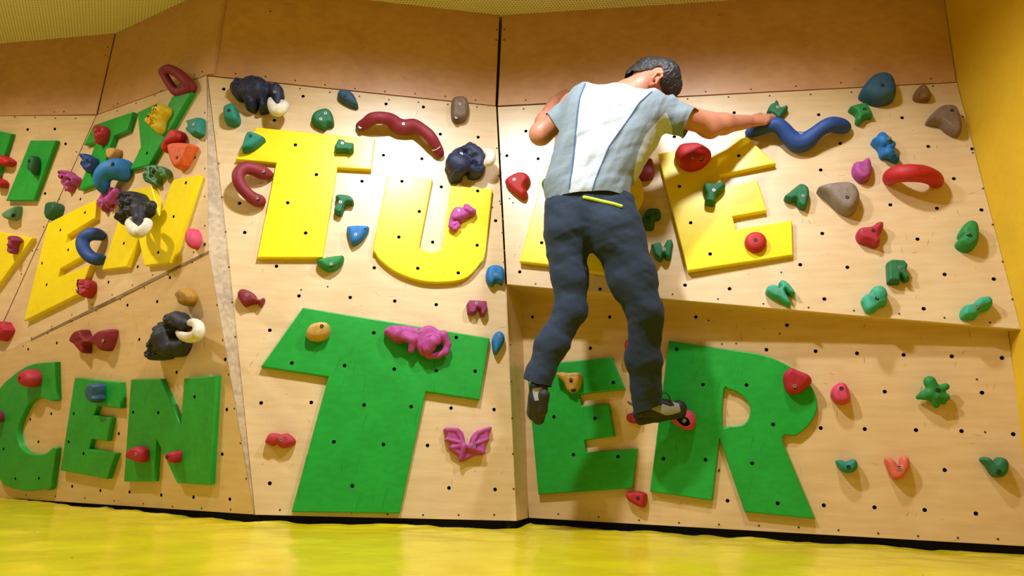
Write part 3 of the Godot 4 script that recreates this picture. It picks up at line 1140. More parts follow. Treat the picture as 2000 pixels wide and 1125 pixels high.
# ---------------------------------------------------------------- letters: ACTIVITY / ADVENTURE / CENTER as far as they show
func make_letters() -> void:
	letter("big yellow wooden letter T beside the yellow U", "yellow_paint", "mid", [500, 248, 733, 271, 725, 331, 659, 327, 630, 503, 502, 503, 539, 318, 460, 311], [577, 283, 618, 341, 562, 396, 597, 455])
	letter("yellow wooden letter U with a round bottom", "yellow_paint", "mid", [757, 342, 845, 349, 821, 470, 824, 485, 841, 492, 858, 487, 866, 470, 880, 362, 962, 369, 949, 490, 937, 516, 910, 543, 868, 551, 820, 548, 775, 532, 745, 510, 733, 494, 730, 474], [785, 354, 819, 413, 779, 463, 816, 524, 895, 533, 933, 373, 932, 479], {"round": [[2, 6], [9, 17]]})
	letter("big green wooden letter T below the yellow T and U", "green_paint", "mid", [591, 600, 957, 660, 937, 781, 832, 765, 781, 1003, 569, 1000, 641, 736, 509, 716], [730, 650, 891, 659, 570, 709, 673, 714, 770, 721, 852, 724, 928, 725, 711, 791, 803, 794, 652, 863, 749, 868, 688, 949])
	letter("yellow wooden letter R mostly hidden behind the climber", "yellow_paint", "high", [1066, 322, 1190, 316, 1225, 325, 1248, 345, 1257, 375, 1250, 405, 1232, 425, 1195, 437, 1238, 543, 1144, 529, 1118, 462, 1105, 521, 1014, 511], [1058, 474], {"round": [[1, 7]], "counters": [[1140, 365, 1185, 362, 1196, 378, 1182, 394, 1132, 398]]})
	letter("tilted yellow wooden letter E with a red disc bolted on it", "yellow_paint", "high", [1284, 300, 1460, 267, 1516, 319, 1406, 342, 1412, 364, 1480, 353, 1498, 411, 1431, 423, 1437, 447, 1547, 430, 1549, 498, 1343, 529], [1443, 304, 1327, 364, 1349, 435, 1387, 496])
	letter("green wooden letter E under the ledge, left of the green R", "green_paint", "low", [1028, 713, 1194, 698, 1220, 760, 1131, 770, 1135, 792, 1189, 789, 1200, 852, 1141, 860, 1145, 883, 1244, 876, 1235, 954, 1051, 966], [1198, 747, 1082, 814, 1162, 817, 1120, 888, 1207, 892])
	letter("green wooden letter R under the ledge", "green_paint", "low", [1306, 665, 1400, 679, 1460, 687, 1505, 698, 1546, 718, 1578, 745, 1594, 775, 1595, 802, 1581, 829, 1556, 850, 1529, 864, 1592, 1014, 1454, 1000, 1405, 856, 1391, 978, 1269, 960], [1322, 682, 1373, 751, 1458, 752, 1510, 829, 1469, 905, 1519, 983, 1296, 896, 1378, 898], {"round": [[2, 10]], "counters": [[1414, 761, 1424, 761, 1434, 763, 1454, 777, 1465, 797, 1463, 815, 1454, 827, 1439, 832, 1424, 832, 1411, 830]], "soft_counter": true})
	letter("slanted green wooden letter I on the far left panel", "green_paint", "far", [59, 274, 109, 274, 65, 392, 11, 392], [])
	letter("arm of a green wooden letter V cut off beside the I", "green_paint", "far", [-34, 249, 22, 261, -14, 372, -64, 370], [])
	letter("yellow wooden letter V low on the far left panel", "yellow_paint", "far", [-20, 450, 63, 465, -22, 582, -84, 590, -64, 520], [])
	letter("slanted green wooden letter T with a red rock on it", "green_paint", "wing", [182, 244, 259, 218, 248, 254, 221, 266, 191, 357, 153, 371, 187, 277, 163, 283], [])
	letter("green wooden letter Y with a yellow hold on it", "green_paint", "wing", [268, 219, 307, 201, 313, 232, 336, 188, 373, 179, 290, 322, 253, 331, 274, 287], [287, 299])
	letter("yellow wooden letter E on the left wing", "yellow_paint", "wing", [93, 435, 188, 389, 185, 426, 131, 459, 127, 475, 164, 457, 158, 502, 117, 525, 113, 541, 176, 517, 155, 573, 46, 627], [166, 415, 118, 449, 133, 488, 82, 514, 91, 556])
	letter("yellow wooden letter N with a dark mammoth on it", "yellow_paint", "wing", [251, 373, 296, 362, 312, 418, 337, 351, 387, 341, 332, 513, 281, 519, 270, 466, 246, 521, 198, 527], [363, 357, 339, 423, 309, 493, 242, 475])
	letter("green wooden letter C on the left wing", "green_paint", "base", [107, 707, 75, 709, 48, 717, 20, 737, 0, 757, -16, 790, -22, 830, -15, 885, 0, 938, 17, 952, 50, 959, 82, 956, 99, 951, 109, 876, 88, 886, 66, 888, 46, 880, 35, 860, 34, 837, 42, 814, 57, 787, 78, 777, 109, 780], [7, 877, 30, 935, 76, 934], {"round": [[1, 12], [13, 22]]})
	letter("green wooden letter E between the C and the N", "green_paint", "base", [145, 738, 234, 747, 235, 798, 189, 793, 182, 811, 216, 816, 208, 862, 178, 858, 172, 877, 225, 886, 208, 936, 117, 919], [144, 808, 134, 863, 163, 886])
	letter("green wooden letter N with two pink holds", "green_paint", "base", [255, 741, 312, 740, 352, 830, 359, 739, 421, 734, 409, 948, 345, 944, 305, 858, 299, 941, 241, 941], [380, 775, 260, 805, 309, 806])

# ---------------------------------------------------------------- holds
func mammoth(label: String, mat: String, key: String, off: float, pts: Array, tusk: Array, H: float, opts := {}) -> void:
	opts["lump"] = 0.35
	opts["blend"] = 0.02
	var o := hold("mammoth_hold", label, mat, key, off, pts, H, 0.035, opts)
	# tusks: a thick curved horn in front of the head
	var t := o.transform
	var bones := tube_bones(tusk)
	var lo := Vector3.INF
	var hi := -Vector3.INF
	var list := []
	var inv := t.affine_inverse()
	for b: Array in bones:
		var p := inv * hit(b[0], b[1], key, off + b[2])
		var q := inv * hit(b[4], b[5], key, off + b[6])
		var px := hit(b[0], b[1], key, off).distance_to(eye) / F
		list.append([p, q, b[3] * px, b[7] * px])
		for u: Vector3 in [p, q]:
			lo = lo.min(u - Vector3.ONE * 0.035)
			hi = hi.max(u + Vector3.ONE * 0.035)
	var f := Field.new(lo, hi, 0.003)
	for b: Array in list:
		f.bone(b[0], b[1], b[2], b[3], 0.006)
	var r := f.net()
	var w := part("tusks", smooth_mesh(r[0], r[1]), M.ivory, o)
	w.set_meta("label", "curved ivory-white tusks")

func make_holds() -> void:
	var L := 0.03
	# --- far left and left wing
	tube_hold("loop_hold", "dark red closed loop grip at the top of the left wing", "maroon", "wing", 0.0, [[369, 175, 0.02, 9], [346, 180, 0.025, 8], [333, 166, 0.04, 7.5], [323, 150, 0.055, 7], [318, 140, 0.06, 7], [330, 135, 0.06, 8], [349, 144, 0.055, 8.5], [364, 159, 0.04, 9], [373, 170, 0.025, 9], [369, 175, 0.02, 9]], {"blend": 0.003})
	hold("rock_hold", "raspberry rough rock on the green T of the left wing", "raspberry", "wing", L, [185, 255, 192, 246, 207, 246, 214, 252, 212, 265, 200, 280, 192, 283, 186, 270], 0.05, 0.035, {"lump": 0.6})
	hold("figure_hold", "lumpy yellow branching hold on the green Y", "lemon", "wing", L, [285, 227, 292, 224, 304, 226, 310, 210, 320, 204, 334, 207, 334, 219, 322, 235, 319, 250, 310, 261, 300, 250, 291, 247], 0.05, 0.022, {"lump": 0.7})
	hold("block_hold", "teal block of two wedges beside the plywood ridge", "teal", "wing", 0.0, [362, 240, 398, 229, 401, 242, 400, 260, 382, 269, 362, 258, 370, 250], 0.05, 0.02, {"sharp": true, "dents": [[366, 249, 0.06, 3, 400, 244, 0.06, 3]], "bolts": [381, 244]})
	hold("ridged_hold", "bright red ridged hold behind the orange one", "red", "wing", 0.0, [317, 292, 328, 274, 346, 254, 364, 257, 362, 272, 335, 285, 327, 297, 321, 301], 0.06, 0.025, {"dents": [[322, 292, 0.065, 2, 356, 257, 0.06, 2], [330, 292, 0.06, 2, 360, 266, 0.06, 2]]})
	hold("wedge_hold", "flat orange hold below the ridged red one", "orange", "wing", 0.0, [328, 287, 350, 280, 386, 281, 384, 292, 367, 322, 352, 331, 341, 327, 330, 305], 0.055, 0.03, {"bolts": [349, 309, 364, 301], "black": true})
	hold("cloud_hold", "dark blue cloud-shaped hold on the stem of the slanted green T", "royal", "wing", L, [160, 310, 165, 304, 171, 302, 180, 306, 190, 307, 192, 315, 186, 326, 179, 335, 170, 338, 165, 322], 0.05, 0.02, {"lump": 0.6})
	hold("small_hold", "small tan curled hold above the blue arch grip", "tan", "wing", 0.0, [210, 297, 221, 290, 238, 291, 236, 302, 225, 312, 212, 312], 0.05, 0.02, {"dents": [[224, 299, 0.055, 4, 224, 300, 0.055, 4]]})
	tube_hold("arch_hold", "bright blue arch grip standing out beside the slanted T", "blue", "wing", 0.0, [[243, 334, 0.02, 18], [232, 331, 0.045, 17], [214, 332, 0.075, 15], [201, 343, 0.085, 13], [199, 358, 0.075, 11], [204, 369, 0.05, 8]], {"bolts": [228, 324]})
	hold("leaf_hold", "grey-green crumpled leaf hold above the yellow N", "sage", "wing", 0.0, [279, 349, 286, 331, 312, 324, 332, 330, 335, 342, 322, 347, 318, 341, 311, 352, 310, 362, 287, 360], 0.05, 0.02, {"lump": 0.7, "bolts": [303, 336], "black": true})
	hold("frog_hold", "magenta spiky round hold on the crease of the left wing", "magenta", "wing", 0.0, [119, 350, 122, 337, 135, 335, 146, 341, 157, 345, 158, 353, 152, 362, 146, 359, 141, 369, 132, 375, 128, 365, 122, 362], 0.055, 0.025, {"lump": 0.6, "bolts": [136, 349], "black": true})
	hold("gecko_hold", "magenta knobbly lizard hold below the blue arch grip", "magenta", "wing", 0.0, [190, 400, 200, 392, 195, 386, 203, 380, 207, 371, 213, 378, 219, 370, 235, 367, 228, 375, 236, 380, 227, 385, 229, 397, 220, 396, 217, 409, 210, 403, 205, 415, 197, 410], 0.045, 0.012, {"lump": 0.5, "bones": [[214, 391, 0.04, 8, 226, 374, 0.045, 6]]})
	mammoth("black mammoth hold seen head-on on the yellow N", "black_blue", "wing", L, [232, 392, 242, 380, 260, 375, 277, 377, 292, 392, 302, 397, 302, 412, 287, 422, 281, 425, 277, 437, 265, 436, 261, 425, 250, 435, 246, 444, 231, 436, 232, 422, 242, 410, 244, 402],
		[[258, 427, 0.07, 4], [253, 437, 0.09, 7], [262, 450, 0.11, 9], [272, 454, 0.115, 9], [283, 446, 0.105, 8], [289, 436, 0.09, 7], [285, 430, 0.07, 4]], 0.085, {"bones": [[272, 412, 0.07, 14, 272, 425, 0.075, 10], [272, 430, 0.08, 6, 271, 442, 0.085, 4], [296, 402, 0.05, 9, 292, 412, 0.05, 7]]})
	hold("wedge_hold", "dark green wedge hold above the yellow E of the left wing", "deep_green", "wing", 0.0, [92, 412, 96, 400, 107, 395, 124, 399, 122, 412, 110, 425, 100, 432, 92, 425], 0.065, 0.03)
	hold("shell_hold", "pale green shell hold under the slanted I", "sage", "far", 0.0, [0, 419, 14, 411, 25, 407, 44, 402, 45, 412, 37, 426, 25, 431, 7, 427], 0.06, 0.025, {"bolts": [24, 420], "black": true})
	hold("leaf_hold", "dark green leaf hold on the slanted I", "deep_green", "far", L, [50, 330, 56, 310, 67, 304, 80, 310, 80, 325, 70, 342, 62, 337], 0.05, 0.025, {"bolts": [59, 315], "black": true})
	hold("beak_hold", "red pointed hold below the cut-off green V", "red", "far", 0.0, [-14, 300, 0, 303, 15, 305, 36, 315, 25, 325, 7, 324, -12, 322], 0.06, 0.025)
	hold("beak_hold", "glossy red blunt hold below the pointed red one", "red", "far", 0.0, [-12, 347, 0, 349, 12, 352, 19, 359, 12, 367, 0, 367, -12, 365], 0.06, 0.025)
	hold("bird_hold", "dark pink bird-like hold on the yellow V", "plum", "far", L, [16, 462, 32, 461, 50, 470, 37, 477, 30, 496, 14, 491, 17, 475], 0.05, 0.02, {"lump": 0.4})
	tube_hold("arch_hold", "dark blue C-shaped tube grip beside the yellow E", "royal", "wing", 0.0, [[197, 460, 0.02, 8], [186, 457, 0.05, 9], [172, 459, 0.075, 9], [162, 469, 0.085, 9], [162, 483, 0.085, 9], [171, 497, 0.07, 9], [185, 506, 0.05, 9], [199, 507, 0.025, 8]])
	hold("dome_hold", "magenta oval dome by the plywood ridge", "pink", "wing", 0.0, [362, 466, 366, 453, 377, 446, 388, 453, 393, 466, 388, 479, 377, 486, 366, 479], 0.06, 0.04, {"bolts": [381, 472], "black": true})
	hold("rock_hold", "crimson faceted rock at the foot of the yellow E", "raspberry", "wing", 0.0, [157, 552, 172, 546, 186, 551, 187, 567, 172, 582, 160, 575, 155, 565], 0.06, 0.025, {"lump": 0.6, "bolts": [158, 569]})
	hold("rock_hold", "dark pink rock at the far left below the wing", "crimson", "wing", 0.0, [-10, 632, 12, 628, 19, 635, 26, 645, 12, 662, 5, 666, -10, 660], 0.06, 0.03)
	hold("turtle_hold", "gold ribbed turtle-like hold under the left crease", "gold", "base", 0.0, [342, 579, 346, 570, 356, 564, 371, 563, 383, 571, 387, 580, 381, 592, 367, 598, 353, 595, 349, 587], 0.06, 0.03, {"dents": [[360, 566, 0.065, 2, 356, 594, 0.06, 2], [370, 565, 0.07, 2, 370, 597, 0.07, 2]], "bolts": [354, 577]})
	mammoth("black mammoth hold rearing above the green N", "black_blue", "base", 0.0, [286, 702, 286, 680, 300, 650, 315, 630, 330, 625, 337, 612, 350, 609, 365, 616, 370, 627, 375, 637, 357, 647, 350, 660, 372, 666, 369, 682, 357, 695, 340, 698, 325, 698, 325, 701, 300, 705],
		[[365, 632, 0.05, 4], [378, 630, 0.08, 7], [388, 638, 0.1, 9], [386, 653, 0.11, 10], [372, 659, 0.1, 9], [356, 656, 0.08, 7], [347, 648, 0.06, 4]], 0.085, {"bones": [[345, 622, 0.06, 13, 358, 632, 0.07, 12], [352, 680, 0.06, 12, 362, 672, 0.06, 10], [318, 660, 0.075, 20, 330, 680, 0.07, 16]]})
	hold("bow_hold", "dark red bow-tie hold with two flared ends", "maroon", "base", 0.0, [139, 667, 147, 650, 160, 644, 166, 647, 172, 659, 184, 662, 202, 647, 212, 644, 231, 645, 220, 681, 209, 685, 197, 674, 185, 672, 176, 670, 170, 674, 169, 691, 160, 685, 150, 675], 0.06, 0.022, {"dents": [[145, 668, 0.065, 3, 168, 660, 0.06, 3]], "bolts": [204, 666]})
	hold("ball_hold", "coral red ball on the green C", "raspberry", "base", L, [37, 739, 43, 726, 57, 721, 72, 726, 79, 738, 73, 752, 58, 757, 43, 752], 0.075, 0.05, {"bolts": [43, 738], "black": true})
	hold("ring_hold", "blue knob with a deep pocket on the green E of the left wing", "steel_blue", "base", L, [168, 767, 173, 754, 186, 748, 203, 751, 203, 762, 198, 772, 203, 778, 190, 787, 175, 781], 0.06, 0.022, {"dents": [[183, 767, 0.065, 8, 190, 767, 0.065, 7]]})
	hold("rock_hold", "pink bean hold with a steel bolt on the green N", "crimson", "base", L, [246, 888, 255, 875, 275, 872, 290, 880, 290, 897, 282, 904, 265, 900, 249, 895], 0.05, 0.025, {"bolts": [268, 887]})
	hold("rock_hold", "smaller pink hold on the diagonal of the green N", "crimson", "base", L, [322, 889, 332, 882, 352, 882, 355, 894, 347, 904, 337, 904, 325, 896], 0.05, 0.025, {"bolts": [330, 892], "black": true})
	hold("rock_hold", "plum hold at the outer curve of the green C", "plum", "base", L, [-16, 806, 0, 805, 6, 814, 3, 824, -16, 824], 0.05, 0.025)
	# --- pale middle panel
	mammoth("navy mammoth hold walking at the top of the pale panel", "navy", "mid", 0.0, [448, 170, 460, 159, 481, 154, 505, 154, 520, 160, 532, 170, 544, 168, 554, 180, 552, 192, 544, 198, 535, 195, 526, 192, 523, 204, 525, 215, 508, 219, 505, 210, 505, 200, 498, 216, 480, 209, 477, 195, 468, 194, 460, 188],
		[[528, 194, 0.06, 4], [530, 204, 0.075, 7], [538, 215, 0.09, 10], [548, 214, 0.095, 10], [555, 206, 0.085, 8], [550, 199, 0.07, 4]], 0.08, {"bones": [[538, 180, 0.06, 13, 542, 190, 0.06, 11], [541, 197, 0.07, 6, 541, 206, 0.08, 4], [488, 178, 0.07, 16, 500, 176, 0.07, 18]], "bolts": [538, 185]})
	hold("cone_hold", "teal barrel hold with an open bolt hole below the walking mammoth", "teal", "mid", 0.0, [436, 219, 439, 210, 451, 206, 462, 210, 469, 231, 465, 242, 451, 243, 439, 237], 0.07, 0.035, {"bolts": [448, 218], "black": true})
	hold("drop_hold", "steel blue teardrop hold near the top of the pale panel", "steel_blue", "mid", 0.0, [659, 184, 665, 178, 679, 178, 692, 187, 700, 207, 692, 209, 673, 201, 661, 192], 0.055, 0.035, {"bolts": [676, 187], "black": true})
	hold("knot_hold", "green knuckle hold with two bolt holes left of the red wave", "green", "mid", 0.0, [608, 232, 616, 220, 637, 214, 649, 223, 652, 244, 640, 247, 634, 253, 619, 247, 610, 240], 0.055, 0.028, {"bolts": [627, 234, 636, 223], "dents": [[640, 250, 0.05, 4, 630, 243, 0.055, 3]]})
	var w := tube_hold("wave_hold", "long dark red wave-shaped tube grip above the yellow U", "maroon", "mid", 0.0, [[703, 247, 0.02, 8], [716, 240, 0.045, 9], [727, 232, 0.07, 10], [746, 230, 0.075, 10], [765, 235, 0.055, 11], [777, 246, 0.035, 13], [792, 249, 0.03, 13], [808, 246, 0.04, 12], [825, 254, 0.06, 10], [840, 267, 0.065, 10], [851, 284, 0.045, 9], [859, 300, 0.02, 8]], {"bolts": [788, 242, 703, 243]})
	var cp := PackedVector3Array()
	var cr := PackedFloat32Array()
	var inv := w.transform.affine_inverse()
	var cc := inv * hit(852, 288, "mid", 0.045)
	var dir := ((inv * hit(859, 300, "mid", 0.02)) - cc).normalized()
	var e1 := dir.cross(Vector3(0, 0, 1)).normalized()
	var e2 := dir.cross(e1)
	for k in 25:
		cp.append(cc + (e1 * cos(TAU * k / 24.0) + e2 * sin(TAU * k / 24.0)) * 0.0235)
		cr.append(0.0016)
	part("cord", tube(cp, cr, 6), M.cord, w).set_meta("label", "thin white cord tied round the end")
	hold("slab_hold", "grey rounded slab hold on the top edge of the pale panel", "stone", "mid", 0.0, [882, 198, 892, 191, 910, 193, 916, 207, 914, 225, 907, 235, 892, 237, 882, 229], 0.06, 0.03, {"bolts": [898, 205, 891, 229]})
	hold("horn_hold", "teal horn hold on the left end of the yellow T", "teal", "mid", L, [473, 288, 481, 264, 493, 260, 517, 270, 515, 276, 496, 291, 478, 296, 473, 295], 0.055, 0.025, {"bolts": [490, 267], "black": true})
	hold("block_hold", "green stepped block on the right arm of the yellow T", "green", "mid", L, [653, 289, 661, 274, 673, 276, 675, 280, 691, 282, 691, 295, 682, 301, 678, 297, 670, 297, 655, 297], 0.045, 0.014, {"sharp": true, "bolts": [669, 281]})
	tube_hold("hook_hold", "dark red hook-shaped snake grip left of the yellow T", "maroon", "mid", 0.0, [[530, 342, 0.02, 4], [514, 338, 0.035, 11], [497, 331, 0.06, 10], [480, 328, 0.075, 10], [467, 336, 0.085, 9], [465, 350, 0.085, 9], [472, 366, 0.075, 9], [485, 380, 0.06, 9], [498, 390, 0.04, 10], [508, 393, 0.02, 10]], {"bolts": [514, 334, 502, 386]})
	hold("letter_hold", "green T-shaped hold between the yellow T and U", "green", "mid", 0.0, [655, 387, 661, 382, 682, 384, 691, 393, 689, 400, 676, 400, 667, 420, 653, 415, 655, 403, 661, 396], 0.05, 0.016, {"bolts": [665, 396]})
	hold("wedge_hold", "bright blue shield hold between the yellow T and U", "blue", "mid", 0.0, [677, 447, 688, 442, 715, 442, 721, 447, 709, 468, 694, 478, 685, 475], 0.05, 0.03, {"bolts": [695, 459]})
	hold("leaf_hold", "green almond hold at the foot of the yellow T", "leaf", "mid", 0.0, [619, 510, 637, 504, 664, 500, 672, 502, 668, 516, 655, 526, 640, 529, 625, 520], 0.055, 0.028, {"bolts": [647, 517]})
	hold("fish_hold", "dark red fish hold with a forked tail", "maroon", "mid", 0.0, [464, 576, 470, 566, 484, 567, 499, 576, 505, 586, 517, 582, 515, 592, 508, 600, 503, 592, 487, 595, 478, 598, 469, 588], 0.05, 0.022, {"bolts": [483, 577]})
	hold("chameleon_hold", "magenta chameleon hold with a curled tail on the yellow U", "magenta", "mid", L, [878, 428, 881, 416, 886, 408, 892, 405, 904, 406, 906, 400, 915, 400, 922, 406, 929, 410, 930, 416, 924, 422, 911, 426, 906, 432, 898, 436, 892, 434, 884, 432], 0.045, 0.018, {"bones": [[882, 430, 0.025, 5, 881, 442, 0.022, 5], [881, 442, 0.022, 5, 888, 447, 0.022, 5], [888, 447, 0.022, 5, 895, 442, 0.022, 4.5], [895, 442, 0.022, 4.5, 892, 435, 0.025, 4], [892, 435, 0.025, 4, 887, 438, 0.03, 3.5], [912, 408, 0.045, 5, 920, 412, 0.045, 4], [890, 424, 0.035, 6, 902, 420, 0.04, 7]], "blend": 0.005, "bolts": [896, 412]})
	hold("cap_hold", "bright blue mushroom-cap hold by the edge of the ledge", "blue", "mid", 0.0, [949, 540, 953, 523, 967, 518, 982, 523, 986, 537, 982, 556, 976, 553, 968, 552, 961, 559, 952, 552], 0.05, 0.028, {"bolts": [968, 537]})
	hold("elephant_hold", "magenta block elephant hold below the blue cap", "plum", "mid", 0.0, [911, 595, 916, 587, 950, 589, 952, 606, 946, 618, 938, 617, 937, 606, 932, 604, 930, 612, 922, 616, 913, 612], 0.045, 0.012, {"sharp": true, "bolts": [930, 593]})
	hold("egg_hold", "beige egg-shaped hold on the big green T", "tan", "mid", L, [598, 649, 607, 635, 625, 630, 640, 632, 645, 643, 640, 658, 625, 665, 607, 664, 599, 658], 0.06, 0.035, {"tilt": 0.4, "bolts": [629, 638], "black": true})
	hold("lizard_hold", "large magenta lizard hold curled over the big green T", "magenta", "mid", L, [751, 646, 760, 638, 772, 636, 799, 637, 820, 641, 832, 636, 847, 638, 862, 650, 868, 662, 862, 672, 845, 676, 838, 690, 826, 690, 815, 681, 800, 668, 790, 667, 775, 669, 763, 661, 752, 652], 0.055, 0.03,
		{"bones": [[757, 647, 0.03, 6, 775, 652, 0.045, 13], [790, 658, 0.05, 8, 806, 664, 0.055, 8], [806, 664, 0.055, 8, 803, 684, 0.04, 6], [845, 668, 0.055, 15, 836, 680, 0.05, 12], [866, 655, 0.045, 10, 874, 672, 0.035, 7], [874, 672, 0.035, 7, 870, 687, 0.03, 7], [870, 687, 0.03, 7, 856, 694, 0.03, 6], [856, 694, 0.03, 6, 838, 695, 0.03, 6], [838, 695, 0.03, 6, 824, 686, 0.03, 6], [824, 686, 0.03, 6, 817, 674, 0.035, 6], [768, 640, 0.05, 5, 772, 643, 0.05, 5]],
		"blend": 0.009, "dents": [[857, 680, 0.0, 6, 858, 679, 0.09, 6], [782, 664, 0.07, 2, 795, 646, 0.07, 2], [826, 684, 0.07, 2, 832, 662, 0.075, 2], [832, 662, 0.075, 2, 846, 654, 0.07, 2]], "groove": 0.004, "bolts": [818, 648], "cell": 0.0032})
	hold("drop_hold", "bright blue teardrop hold at the right edge of the pale panel", "blue", "mid", 0.0, [961, 667, 965, 653, 974, 647, 983, 652, 986, 664, 979, 679, 970, 692, 964, 688], 0.05, 0.03, {"bolts": [974, 658]})
	hold("cloud_hold", "coral red cloud hold left of the big green T", "raspberry", "mid", 0.0, [518, 862, 526, 847, 541, 846, 550, 848, 562, 846, 575, 856, 577, 865, 568, 872, 550, 875, 541, 868, 532, 871, 520, 866], 0.05, 0.025, {"bolts": [550, 859]})
	hold("bat_hold", "magenta bat-wing hold right of the big green T", "magenta", "mid", 0.0, [866, 840, 871, 836, 892, 836, 905, 846, 910, 869, 916, 872, 920, 854, 931, 842, 960, 834, 955, 848, 956, 860, 949, 866, 946, 887, 928, 890, 916, 896, 898, 903, 895, 891, 877, 878, 880, 866, 868, 860, 872, 852], 0.035, 0.014, {"bones": [[871, 839, 0.03, 3.5, 893, 840, 0.035, 4], [893, 840, 0.035, 4, 905, 866, 0.04, 4], [905, 866, 0.04, 4, 872, 858, 0.03, 2], [905, 870, 0.04, 4, 882, 874, 0.03, 2.5], [907, 872, 0.045, 6, 900, 896, 0.035, 4], [957, 836, 0.03, 3, 934, 845, 0.035, 4], [934, 845, 0.035, 4, 920, 870, 0.04, 4], [920, 870, 0.04, 4, 953, 858, 0.03, 2], [918, 873, 0.04, 6, 946, 884, 0.03, 3]], "blend": 0.005, "bolts": [926, 873], "cell": 0.003})
	mammoth("navy mammoth hold at the seam right of the red wave", "navy", "mid", 0.0, [870, 324, 877, 303, 892, 292, 907, 288, 916, 281, 930, 286, 940, 296, 948, 312, 949, 326, 937, 345, 916, 346, 913, 337, 903, 342, 902, 350, 881, 354, 877, 339, 869, 327],
		[[938, 298, 0.05, 4], [948, 298, 0.07, 7], [958, 302, 0.085, 9], [956, 314, 0.09, 9], [947, 321, 0.08, 5]], 0.085, {"bones": [[920, 294, 0.07, 12, 934, 304, 0.07, 12], [940, 318, 0.075, 8, 938, 334, 0.07, 6], [890, 318, 0.08, 18, 898, 322, 0.08, 18]], "bolts": [900, 306]})
	# --- leaning panel above the ledge
	hold("shield_hold", "red flared shield hold by the seam left of the climber", "red", "high", 0.0, [986, 357, 1005, 341, 1022, 338, 1033, 344, 1034, 354, 1026, 366, 1030, 376, 1027, 385, 1020, 387, 1008, 380], 0.055, 0.028, {"bolts": [1005, 352]})
	hold("disc_hold", "large red rounded hold on top of the yellow E", "red", "high", L, [1318, 300, 1327, 285, 1347, 281, 1367, 282, 1389, 297, 1385, 312, 1370, 325, 1350, 331, 1332, 325, 1322, 312], 0.07, 0.05, {"bolts": [1353, 310, 1369, 310]})
	hold("rock_hold", "plum hold half hidden beside the climber's waist", "plum", "high", 0.0, [1244, 345, 1256, 322, 1265, 313, 1275, 314, 1277, 342, 1262, 350], 0.06, 0.025)
	hold("block_hold", "green hold peeping out on the yellow R beside the climber", "green", "high", L, [1058, 362, 1064, 350, 1080, 348, 1086, 362, 1078, 372, 1064, 371], 0.05, 0.02)
	hold("branch_hold", "green Y-shaped hold on the stem of the yellow E", "green", "high", L, [1373, 369, 1375, 362, 1382, 359, 1395, 361, 1412, 357, 1417, 364, 1412, 372, 1399, 385, 1397, 399, 1387, 400, 1376, 396, 1379, 384], 0.05, 0.018, {"bolts": [1394, 373]})
	hold("letter_hold", "dark green S-shaped hold in the climber's shadow", "deep_green", "high", 0.0, [1250, 437, 1256, 422, 1266, 410, 1287, 410, 1291, 421, 1286, 429, 1279, 430, 1277, 444, 1270, 448, 1252, 445], 0.05, 0.02, {"bolts": [1267, 426], "black": true})
	hold("letter_hold", "green W-shaped hold beside the climber's thigh", "green", "high", 0.0, [1271, 480, 1282, 476, 1290, 475, 1295, 485, 1302, 472, 1312, 469, 1315, 477, 1311, 505, 1302, 507, 1296, 500, 1290, 511, 1278, 502], 0.05, 0.014, {"sharp": true, "bolts": [1297, 488]})
	hold("cat_hold", "green cat-head hold above the climber's gripping hand", "green", "high", 0.0, [1497, 220, 1503, 208, 1512, 203, 1515, 197, 1520, 203, 1523, 212, 1530, 211, 1535, 208, 1539, 214, 1532, 223, 1521, 236, 1511, 229, 1500, 224], 0.045, 0.016, {"bolts": [1518, 211]})
	tube_hold("wave_hold", "long dark blue wave-shaped tube grip in the climber's hand", "royal", "high", 0.0, [[1464, 259, 0.02, 8], [1480, 256, 0.04, 8], [1497, 248, 0.06, 10], [1516, 243, 0.07, 11], [1530, 253, 0.06, 12], [1545, 271, 0.04, 14], [1561, 279, 0.03, 16], [1577, 274, 0.04, 14], [1593, 260, 0.06, 11], [1610, 248, 0.07, 11], [1626, 243, 0.065, 12], [1642, 246, 0.04, 12], [1651, 249, 0.02, 9]], {"bolts": [1564, 260]})
	hold("dome_hold", "large grey-blue dome on the top edge of the leaning panel", "steel_blue", "high", 0.0, [1679, 182, 1688, 166, 1703, 151, 1724, 146, 1742, 154, 1749, 172, 1748, 190, 1733, 198, 1712, 200, 1688, 191], 0.09, 0.06, {"bolts": [1722, 170], "black": true})
	hold("bird_hold", "green bird-shaped hold below the grey-blue dome", "leaf", "high", 0.0, [1657, 214, 1667, 209, 1688, 205, 1695, 211, 1704, 229, 1694, 230, 1685, 235, 1679, 243, 1671, 238, 1671, 224], 0.05, 0.018, {"bolts": [1688, 215], "black": true})
	hold("ring_hold", "brown ring-like hold in the top corner by the yellow wall", "umber", "high", 0.0, [1785, 184, 1793, 172, 1805, 169, 1815, 181, 1817, 193, 1805, 197, 1787, 194], 0.045, 0.02, {"dents": [[1800, 184, 0.05, 5, 1804, 188, 0.05, 5]], "bolts": [1804, 172]})
	hold("horn_hold", "grey-brown horn hold close to the yellow wall", "stone", "high", 0.0, [1809, 239, 1820, 223, 1835, 211, 1853, 209, 1868, 215, 1877, 241, 1877, 259, 1868, 265, 1850, 256, 1835, 244], 0.06, 0.03, {"bolts": [1858, 218], "black": true})
	hold("bear_hold", "bright blue teddy-like hold right of the blue wave", "blue", "high", 0.0, [1701, 277, 1708, 271, 1715, 263, 1727, 262, 1736, 269, 1740, 278, 1749, 283, 1746, 295, 1754, 307, 1756, 315, 1742, 314, 1736, 308, 1721, 308, 1715, 292, 1706, 283], 0.05, 0.02, {"lump": 0.5, "bones": [[1724, 272, 0.05, 9, 1727, 276, 0.05, 9], [1735, 298, 0.05, 9, 1738, 302, 0.045, 8]], "bolts": [1733, 277]})
